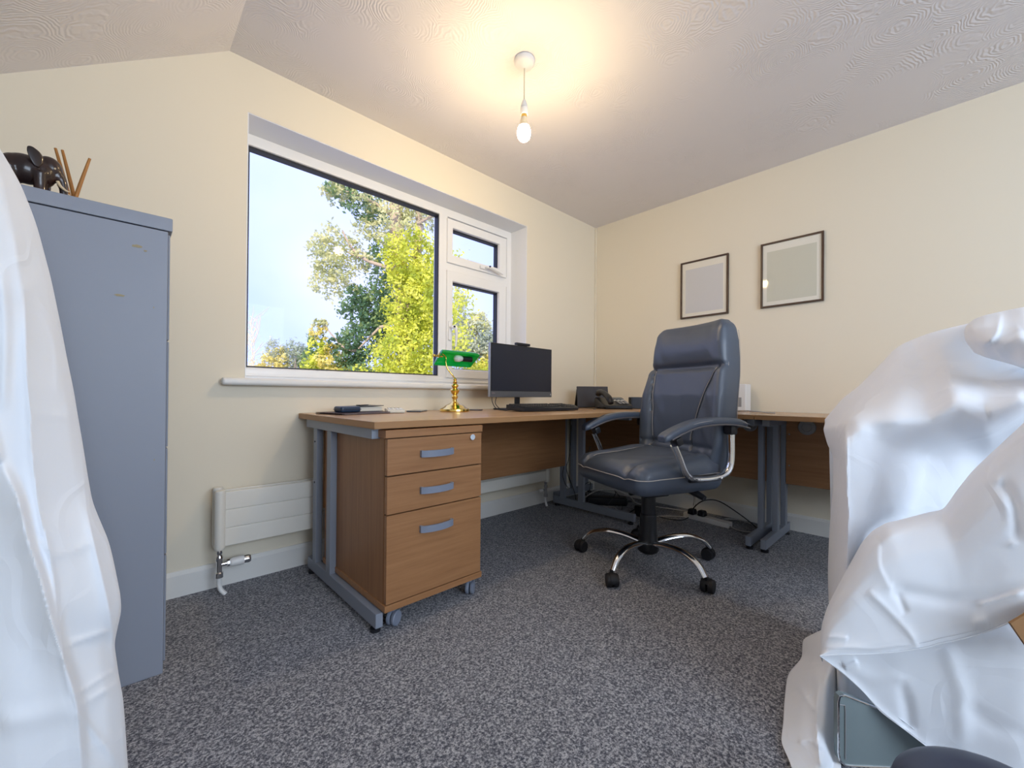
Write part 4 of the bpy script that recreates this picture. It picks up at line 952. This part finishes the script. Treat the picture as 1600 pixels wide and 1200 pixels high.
# front flap
F0 = [(1660, 610, .99), (1600, 668, 1.0), (1556, 708, 1.0), (1520, 742, .99), (1495, 772, .98), (1475, 799, .98), (1449, 806, .98), (1403, 818, .99), (1384, 821, .99), (1364, 833, 1.0), (1346, 852, 1.0), (1331, 879, 1.0), (1315, 908, 1.0), (1294, 950, 1.0)]
edge = [(1660, 600), (1600, 660), (1557, 700), (1520, 735), (1495, 767), (1475, 795), (1449, 801), (1403, 813), (1385, 817), (1364, 829), (1347, 848), (1332, 875), (1316, 904), (1294, 946), (1284, 978), (1281, 1024)]
hem = [(1760, 900), (1700, 925), (1650, 945), (1598, 963), (1557, 981), (1524, 993), (1496, 1000), (1467, 1006), (1450, 1011), (1434, 1014), (1400, 1019), (1362, 1022), (1335, 1022.5), (1310, 1023), (1292, 1024), (1281, 1024.5)]
rowsF = []
for k, bulge in ((-.02, .035), (0, 0), (.03, -.035), (.12, -.065), (.28, -.085), (.45, -.095), (.62, -.10), (.78, -.105), (.90, -.11), (1, -.11)):
    rr = []
    for i, ((x0, y0), (x1, y1)) in enumerate(zip(edge, hem)):
        dep = .86+.12*i/15 if 0 else np.interp(x0*(1-k)+x1*k, [1281, 1330, 1480, 1600, 1760], [.98, .96, .90, .84, .78])
        yk = y0+(y1-y0)*max(0, k)
        rr.append((x0+(x1-x0)*max(0, k)+(4 if k < 0 else 0), yk+(10 if k < 0 else 0), dep+.03+bulge))
    rowsF.append(rr)
crF = [([(1372, 846), (1372, 880), (1382, 905), (1392, 922)], 10, .004, 'fold'), ([(1372, 842), (1420, 822), (1470, 806)], 9, .012, 'soft'),
       ([(1392, 920), (1440, 930), (1500, 938), (1600, 922)], 12, -.014, 'soft'), ([(1355, 922), (1385, 950), (1418, 985), (1434, 1012)], 7, .007, 'ridge'),
       ([(1400, 925), (1416, 960)], 6, -.008, 'soft'), ([(1525, 945), (1600, 925)], 5, .010, 'ridge'), ([(1520, 975), (1545, 972)], 10, .008, 'soft'),
       ([(1560, 752), (1583, 790), (1584, 850)], 10, -.016, 'soft'), ([(1554, 742), (1578, 800), (1583, 855)], 8, .008, 'soft'),
       ([(1288, 1012), (1330, 1011), (1365, 1013), (1420, 1006)], 2.5, .004, 'ridge'), ([(1290, 995), (1325, 997)], 3, .005, 'ridge')]
sheet('front_flap', rowsF, (120, 150), crF, seed=8, noise_amp=.0015, parent=pile)
# hem band along the flap
hp = [at(x_, y_-4, np.interp(x_, [1281, 1330, 1480, 1600, 1760], [.98, .96, .90, .84, .78])+.03-.112) for x_, y_ in hem]
# lower sheet under the flap
strip = [(1281, 1025), (1302, 1040), (1325, 1059), (1345, 1077), (1365, 1099), (1379, 1114), (1415, 1141), (1453, 1170), (1500, 1205), (1590, 1270), (1690, 1340), (1800, 1400)]
topC = [(1281, 1020), (1310, 1016), (1340, 1012), (1380, 1008), (1420, 1000), (1460, 990), (1500, 980), (1540, 965), (1580, 950), (1620, 935), (1690, 915), (1800, 890)]
rowsC = []
for k in (0, .15, .35, .6, .85, .965, 1):
    rr = []
    for (x0, y0), (x1, y1) in zip(topC, strip):
        x_ = x0+(x1-x0)*k; y_ = y0+(y1-y0)*k
        rr.append((x_, y_, np.interp(x_, [1281, 1350, 1480, 1600, 1760], [.925, .90, .84, .78, .74])-.0*k+.01))
    rowsC.append(rr)
sheet('under_layer', rowsC, (90, 130), [([(1290, 1030), (1318, 1052), (1345, 1077), (1385, 1117), (1460, 1172)], 4, .006, 'ridge'), ([(1310, 1025), (1360, 1060), (1400, 1060), (1412, 1090)], 12, .006, 'soft'),
        ([(1318, 1042), (1340, 1034)], 4, .010, 'ridge'), ([(1405, 1062), (1418, 1110), (1420, 1140)], 10, -.012, 'soft'), ([(1475, 1010), (1500, 1080), (1505, 1165)], 14, .008, 'soft'), ([(1505, 1100), (1560, 1135), (1610, 1150)], 14, -.008, 'soft')], seed=21, noise_amp=.0015, parent=pile)
HEM = mat('hem_stitching', (.70, .74, .80), .8)
def dF(x_): return float(np.interp(x_, [1281, 1330, 1480, 1600, 1760], [.98, .96, .90, .84, .78]))+.03-.112
def dC(x_): return float(np.interp(x_, [1281, 1350, 1480, 1600, 1760], [.925, .90, .84, .78, .74]))+.008
MB().tube([at(x_, y_, dF(x_)) for x_, y_ in hem[::-1][:13]], .0011, 6, res=4).build('hem', CLOTH, pile)
MB().tube([at(x_+3, y_-9, dF(x_)-.001) for x_, y_ in hem[::-1][1:11]], .0006, 5, res=4).build('hem_stitching', HEM, pile)
MB().tube([at(x_, y_, dC(x_)) for x_, y_ in strip], .0011, 6, res=4).build('hem', CLOTH, pile)
MB().tube([at(x_+9, y_-5, dC(x_)-.002) for x_, y_ in strip[1:]], .0008, 5, res=4).build('hem_stitching', HEM, pile)
# trailing corner on the carpet
D0 = [(1284, 984, 1.33), (1290, 990, 1.20), (1302, 1000, 1.10), (1316, 1000, 1.16)]
D1 = [(1255, 999, 1.34), (1275, 1005, 1.20), (1300, 1015, 1.08), (1316, 1020, 1.13)]
D2 = [(1253, 1028, 1.26), (1272, 1032, 1.15), (1298, 1040, 1.05), (1316, 1048, 1.10)]
D3 = [(1231, 1054, 1.19), (1262, 1056, 1.09), (1293, 1062, 1.02), (1315, 1070, 1.07)]
D4 = [(1226, 1095, 1.09), (1258, 1095, 1.03), (1290, 1100, .99), (1314, 1105, 1.03)]
D5 = [(1224, 1130, 1.02), (1255, 1130, .98), (1288, 1135, .95), (1314, 1140, 1.0)]
D6 = [(1221, 1160, .965), (1253, 1160, .94), (1286, 1165, .92), (1314, 1170, .97)]
D7 = [(1237, 1198, .90), (1262, 1198, .89), (1288, 1200, .88), (1314, 1205, .93)]
D8 = [(1247, 1250, .82), (1268, 1250, .82), (1290, 1250, .82), (1314, 1255, .88)]
sheet('trailing_corner', [D0, D1, D2, D3, D4, D5, D6, D7, D8], (90, 50), [([(1245, 1065), (1262, 1095), (1275, 1112)], 5, .010, 'ridge'), ([(1248, 1160), (1266, 1157), (1282, 1170)], 4, .010, 'ridge'), ([(1280, 1060), (1277, 1130), (1280, 1180), (1285, 1200)], 5, .014, 'ridge'), ([(1300, 1040), (1306, 1080), (1308, 1110)], 5, .010, 'soft')], seed=31, noise_amp=.002, parent=pile)

# ------------------------------------------------------------------ things beside the pile
SAT = mat('satin_steel', (.26, .32, .33), .34, metal=.3)
sp = thing('steel_panel_box', 'grey-green steel box with rounded corners standing below the right dust sheet', 'metal box', tuple(at(1340, 1200, .84).xy)+(0,), 0)
ps_ = [(1310, 1096), (1312, 1088), (1319, 1086), (1345, 1096), (1400, 1118), (1470, 1146), (1520, 1166), (1520, 1290), (1400, 1235), (1335, 1201), (1320, 1195), (1312, 1188), (1310, 1176)]
def dpt(px): return .912-.00005*(px-1310)
pp = [at(x_, y_, dpt(x_)) for x_, y_ in ps_]
nrm = (pp[7]-pp[0]).cross(pp[4]-pp[0]).normalized()
if nrm.dot(fwd) < 0: nrm = -nrm
def fixz(q): q = q.copy(); q.z = max(.004, q.z); return q
n_ = len(pp); m = MB().add([fixz(q) for q in pp]+[fixz(q+nrm*.014) for q in pp], [tuple(range(n_)), tuple(range(n_, 2*n_))[::-1]]+[(i, (i+1) % n_, n_+(i+1) % n_, n_+i) for i in range(n_)])
m.build('panel', SAT, sp, ang=30)
rim = MB().tube([fixz(q-nrm*.0005) for q in pp], .0022, 8, False, True); rim.build('rim', CHROME, sp)
m = MB().tube([fixz(at(x_, y_, dpt(x_)-.001)) for x_, y_ in ((1312, 1101), (1320, 1102), (1321, 1110), (1321, 1186))], .0012, 6, False); m.build('pressed_line', GREYP, sp)

DN = mat('dark_navy_plastic', (.022, .026, .050), .30)
cB = at(1535, 1200, .62); cB.z = 0
bn = thing('pedal_bin', 'dark navy rounded bin lid at the bottom right corner, in front of the sheet', 'bin', tuple(cB))
topz = .228
R_ = Matrix.Rotation(YAW-math.radians(75), 4, 'Z') @ Matrix.Diagonal((1.35, 1, 1, 1))
m = MB().lathe([(.001, 0), (.075, 0), (.080, .010), (.088, topz-.036), (.088, topz-.031), (.001, topz-.031)], tuple(cB), 40, R_); m.build('bucket', DN, bn)
m = MB().lathe([(.001, topz-.031), (.092, topz-.031), (.094, topz-.026), (.090, topz-.012), (.075, topz-.003), (.05, topz), (.001, topz+.001)], tuple(cB), 48, R_); m.build('lid', DN, bn)

CARD = mat('brown_cardboard', (.26, .135, .055), .8, bump=(60, .1, .001))
kb0 = at(1830, 1000, .80); bx_ = thing('cardboard_box', 'brown cardboard corner poking out at the right edge below the flap', 'box', (kb0.x, kb0.y, 0), 0)
m = MB(); base_r = YAW
m.obox((kb0.x, kb0.y, .21), (.16, .12, .42), rz=YAW, r=.002); m.build('carton', CARD, bx_)
f4 = [at(1579, 974, .735), at(1640, 938, .735), at(1680, 1020, .735), at(1625, 1040, .735)]
m = MB().add(f4+[q+fwd*.004 for q in f4], [(0, 1, 2, 3), (7, 6, 5, 4), (0, 4, 5, 1), (1, 5, 6, 2), (2, 6, 7, 3), (3, 7, 4, 0)]); m.build('flap', CARD, bx_, ang=0)

# ------------------------------------------------------------------ outside: unseen light-bouncing ground, big tree and garden shrubs
BOUNCE_GROUND = mat('pale_bounce_ground', (.40, .40, .40), .9, ramp=(3, 5, [(.35, (.36, .36, .36)), (.7, (.50, .49, .47))]))  # out of view; made pale to bounce sunlight up at the window reveals
g_ = MB().add([(-60, .6, -2.7), (60, .6, -2.7), (60, 90, -2.7), (-60, 90, -2.7)], [(0, 1, 2, 3)]).build('ground', BOUNCE_GROUND, ang=0, fix=False); struct(g_)
BARK = mat('pale_bark', (.42, .33, .25), .9, bump=(12, .6, .02)); BARKD = mat('grey_brown_bark', (.20, .17, .14), .9)
def leafmat(name, c0, c1, c2, sc_=1.3):
    m_ = mat(name, c1, .6, spec=.3, ramp=(sc_, 3, [(.34, c0), (.68, c2), (.5, c1)]))
    t_ = m_.node_tree; b_ = t_.nodes['Principled BSDF']; ou_ = [n for n in t_.nodes if n.type == 'OUTPUT_MATERIAL'][0]
    mx_ = t_.nodes.new('ShaderNodeMixShader'); tl_ = t_.nodes.new('ShaderNodeBsdfTranslucent'); mx_.inputs[0].default_value = .35
    tl_.inputs['Color'].default_value = (*[min(1, q*1.5) for q in c2], 1)
    t_.links.new(b_.outputs[0], mx_.inputs[1]); t_.links.new(tl_.outputs[0], mx_.inputs[2]); t_.links.new(mx_.outputs[0], ou_.inputs['Surface']); return m_
L_IVY = leafmat('bright_ivy_leaves', (.22, .30, .03), (.55, .58, .06), (.85, .80, .16), 2.2)
L_DARK = leafmat('dark_green_leaves', (.04, .10, .07), (.10, .20, .12), (.30, .38, .14), 3)
L_PALE = leafmat('pale_olive_leaves', (.30, .33, .14), (.52, .52, .26), (.74, .68, .40), 2.5)
L_GOLD = leafmat('golden_winter_leaves', (.34, .28, .08), (.62, .50, .12), (.80, .68, .30))
L_MIST = leafmat('grey_green_leaves', (.25, .32, .26), (.42, .47, .36), (.60, .60, .45))
def leaves(m, c_, r_, n, size, rng, clump=.30):
    c_ = V(c_)
    nc = max(1, int(n/14)); cl = []
    for _ in range(nc):
        while True:
            q = V((rng.uniform(-1, 1), rng.uniform(-1, 1), rng.uniform(-1, 1)))
            if q.length < 1: break
        cl.append(q)
    for i in range(n):
        q = cl[rng.randrange(nc)]+V((rng.gauss(0, 1), rng.gauss(0, 1), rng.gauss(0, 1)))*clump*.4
        p_ = c_+V((q.x*r_[0], q.y*r_[1], q.z*r_[2]))
        a_ = V((rng.gauss(0, 1), rng.gauss(0, 1), rng.gauss(0, 1))).normalized(); b_ = a_.orthogonal().normalized(); s_ = size*rng.uniform(.6, 1.4)
        b_ = (b_*math.cos(rng.random()*6)+a_.cross(b_)*math.sin(rng.random()*6)).normalized(); c2_ = a_.cross(b_)*.55
        k = len(m.v); m.v += [p_-b_*s_, p_+c2_*s_, p_+b_*s_, p_-c2_*s_]; m.f.append((k, k+1, k+2, k+3))
def tree(name, label, d0, foliage, trunk, cat='tree', grp=None, bark=BARK, seed=1, base=None):
    rng = random.Random(seed)
    b0 = at(base[0], base[1], d0); root = thing(name, label, cat, (b0.x, b0.y, -2.7), 0, grp)
    mats = {}
    for (px, py, rx, ry, n, size, mm, dd) in foliage:
        n = int(n*1.9); size *= .62
        mats.setdefault(mm.name, (mm, MB()))
        leaves(mats[mm.name][1], at(px, py, d0+dd), (rx/FPX*d0, max(rx, ry)/FPX*d0*.8, ry/FPX*d0), n, size, rng)
    for mm, mb in mats.values():
        mb.build('foliage', mm, root, ang=0, fix=False)
    for i, (pts, r0, r1) in enumerate(trunk):
        P_ = [at(x_, y_, d0+dd) for x_, y_, dd in pts]
        if i == 0: P_ = [V((P_[0].x, P_[0].y, -2.7))]+P_
        MB().tube(P_, list(np.linspace(r0, r1, len(P_))), 8, res=4).build('trunk' if i == 0 else 'branch', bark, root)
    return root
big_f = [ # ivy column
    (645, 410, 48, 48, 1700, .085, L_IVY, -.3), (650, 480, 46, 60, 2200, .085, L_IVY, -.4), (645, 560, 62, 55, 2400, .085, L_IVY, -.5), (610, 610, 70, 40, 1500, .085, L_IVY, -.5), (680, 500, 40, 110, 2000, .085, L_IVY, 0),
    (600, 420, 30, 50, 700, .085, L_DARK, .6), (590, 480, 36, 45, 1000, .09, L_DARK, .4), (575, 530, 45, 34, 900, .09, L_DARK, .4), (620, 500, 40, 80, 900, .09, L_DARK, .9), (556, 480, 26, 32, 420, .09, L_DARK, .2),
    (545, 300, 38, 26, 380, .09, L_DARK, .2), (575, 330, 40, 22, 380, .09, L_DARK, .3), (530, 300, 28, 22, 300, .08, L_PALE, 0), (600, 315, 40, 20, 380, .08, L_PALE, 0), (620, 360, 34, 36, 520, .08, L_PALE, -.1),
    (650, 330, 45, 26, 520, .08, L_PALE, .1), (520, 380, 30, 30, 360, .08, L_PALE, 0), (505, 395, 26, 26, 300, .08, L_PALE, -.2), (530, 425, 36, 30, 420, .08, L_PALE, 0), (512, 445, 26, 28, 280, .08, L_PALE, .1), (560, 400, 32, 24, 300, .08, L_PALE, .2),
    (575, 360, 26, 18, 200, .08, L_PALE, .1), (690, 320, 40, 30, 350, .08, L_PALE, .3), (655, 290, 60, 34, 500, .08, L_PALE, .2), (600, 260, 70, 36, 500, .09, L_DARK, .2),
    (520, 560, 24, 24, 360, .08, L_GOLD, .2), (500, 580, 30, 22, 620, .08, L_IVY, .3), (497, 555, 16, 30, 320, .08, L_IVY, .3), (492, 545, 14, 30, 260, .08, L_DARK, .5), (525, 535, 14, 12, 150, .08, L_DARK, .3), (498, 508, 14, 10, 160, .07, L_PALE, .2), (535, 585, 34, 20, 500, .08, L_GOLD, .2), (560, 560, 26, 18, 260, .08, L_DARK, .4), (545, 560, 26, 26, 300, .085, L_DARK, .3), (560, 590, 40, 24, 420, .085, L_DARK, .1), (500, 520, 16, 12, 140, .07, L_GOLD, .2), (555, 600, 50, 24, 420, .08, L_IVY, -.1)]
big_t = [([(640, 620, 0), (636, 540, 0), (630, 460, 0), (622, 390, 0), (618, 330, 0), (624, 250, 0)], .30, .14),
         ([(640, 560, 0), (650, 480, .1), (652, 400, .1), (655, 350, .1), (650, 290, .1)], .16, .08),
         ([(640, 425, 0), (600, 416, 0), (570, 405, 0), (548, 385, 0), (535, 360, 0)], .07, .02),
         ([(560, 402, 0), (545, 395, 0), (520, 380, 0)], .035, .012), ([(622, 345, 0), (590, 320, 0), (560, 305, 0), (535, 298, 0)], .06, .015),
         ([(632, 520, 0), (600, 510, 0), (585, 520, 0), (560, 545, 0)], .06, .02), ([(640, 530, 0), (610, 540, -.3), (600, 570, -.3)], .06, .025),
         ([(560, 548, .2), (540, 545, .2), (520, 525, .2), (505, 505, .2)], .04, .012), ([(652, 350, 0), (680, 335, 0), (700, 330, 0)], .05, .02)]
tree('ivy_clad_tree', 'big sunlit tree clad in bright yellow-green ivy, seen through the large window pane', 11.5, big_f, big_t, grp='trees outside the window', seed=4, base=(640, 620))
tree('garden_shrub', 'golden and grey-green shrubs at the bottom left of the window', 17,
     [(430, 565, 22, 26, 700, .09, L_GOLD, 0), (425, 545, 12, 20, 260, .08, L_MIST, 0), (410, 585, 26, 18, 500, .09, L_GOLD, 0), (460, 560, 22, 28, 800, .10, L_MIST, .5), (485, 570, 20, 30, 600, .10, L_DARK, .5), (450, 600, 50, 20, 800, .1, L_GOLD, 0)],
     [([(430, 640, 0), (430, 590, 0), (430, 550, 0)], .10, .03), ([(460, 600, 0), (462, 560, 0)], .07, .02)], 'shrub', 'trees outside the window', BARKD, 9, (430, 640))
tw = [([(395, 650, 0), (396, 600, 0), (394, 550, 0), (392, 500, 0)], .06, .012)]
rg = random.Random(5)
for i in range(26):
    x0 = 394+rg.uniform(-3, 3); y0 = 600-rg.random()*80; tw.append(([(x0, y0, 0), (x0+rg.uniform(-14, 16), y0-rg.uniform(12, 26), 0), (x0+rg.uniform(-28, 26), y0-rg.uniform(26, 52), 0)], .022, .006))
tree('bare_tree', 'bare twiggy winter tree at the far left of the window view', 20, [(398, 585, 16, 24, 260, .07, L_GOLD, 0)], tw, 'tree', 'trees outside the window', mat('pale_twigs', (.55, .48, .38), .9), 12, (395, 650))
tree('oak_tree', 'pale broad tree behind the small casement pane', 16,
     [(738, 530, 36, 30, 1500, .09, L_MIST, 0), (745, 505, 22, 18, 600, .09, L_PALE, 0), (722, 545, 22, 28, 700, .09, L_PALE, 0), (765, 545, 24, 28, 800, .09, L_MIST, .4), (755, 580, 34, 18, 900, .09, L_IVY, -.3), (770, 570, 20, 24, 500, .09, L_GOLD, -.2), (714, 470, 12, 34, 420, .08, L_PALE, .5), (708, 520, 14, 40, 400, .08, L_PALE, .5), (800, 540, 30, 50, 900, .1, L_MIST, .4), (740, 600, 60, 30, 900, .1, L_MIST, 0)],
     [([(742, 640, 0), (740, 570, 0), (745, 520, 0)], .16, .04), ([(742, 570, 0), (722, 545, 0), (715, 500, .3)], .06, .02), ([(742, 560, 0), (765, 540, 0)], .05, .02)], 'tree', 'trees outside the window', BARK, 15, (742, 640))

for o in bpy.data.objects:
    if '_o' in o: del o['_o']
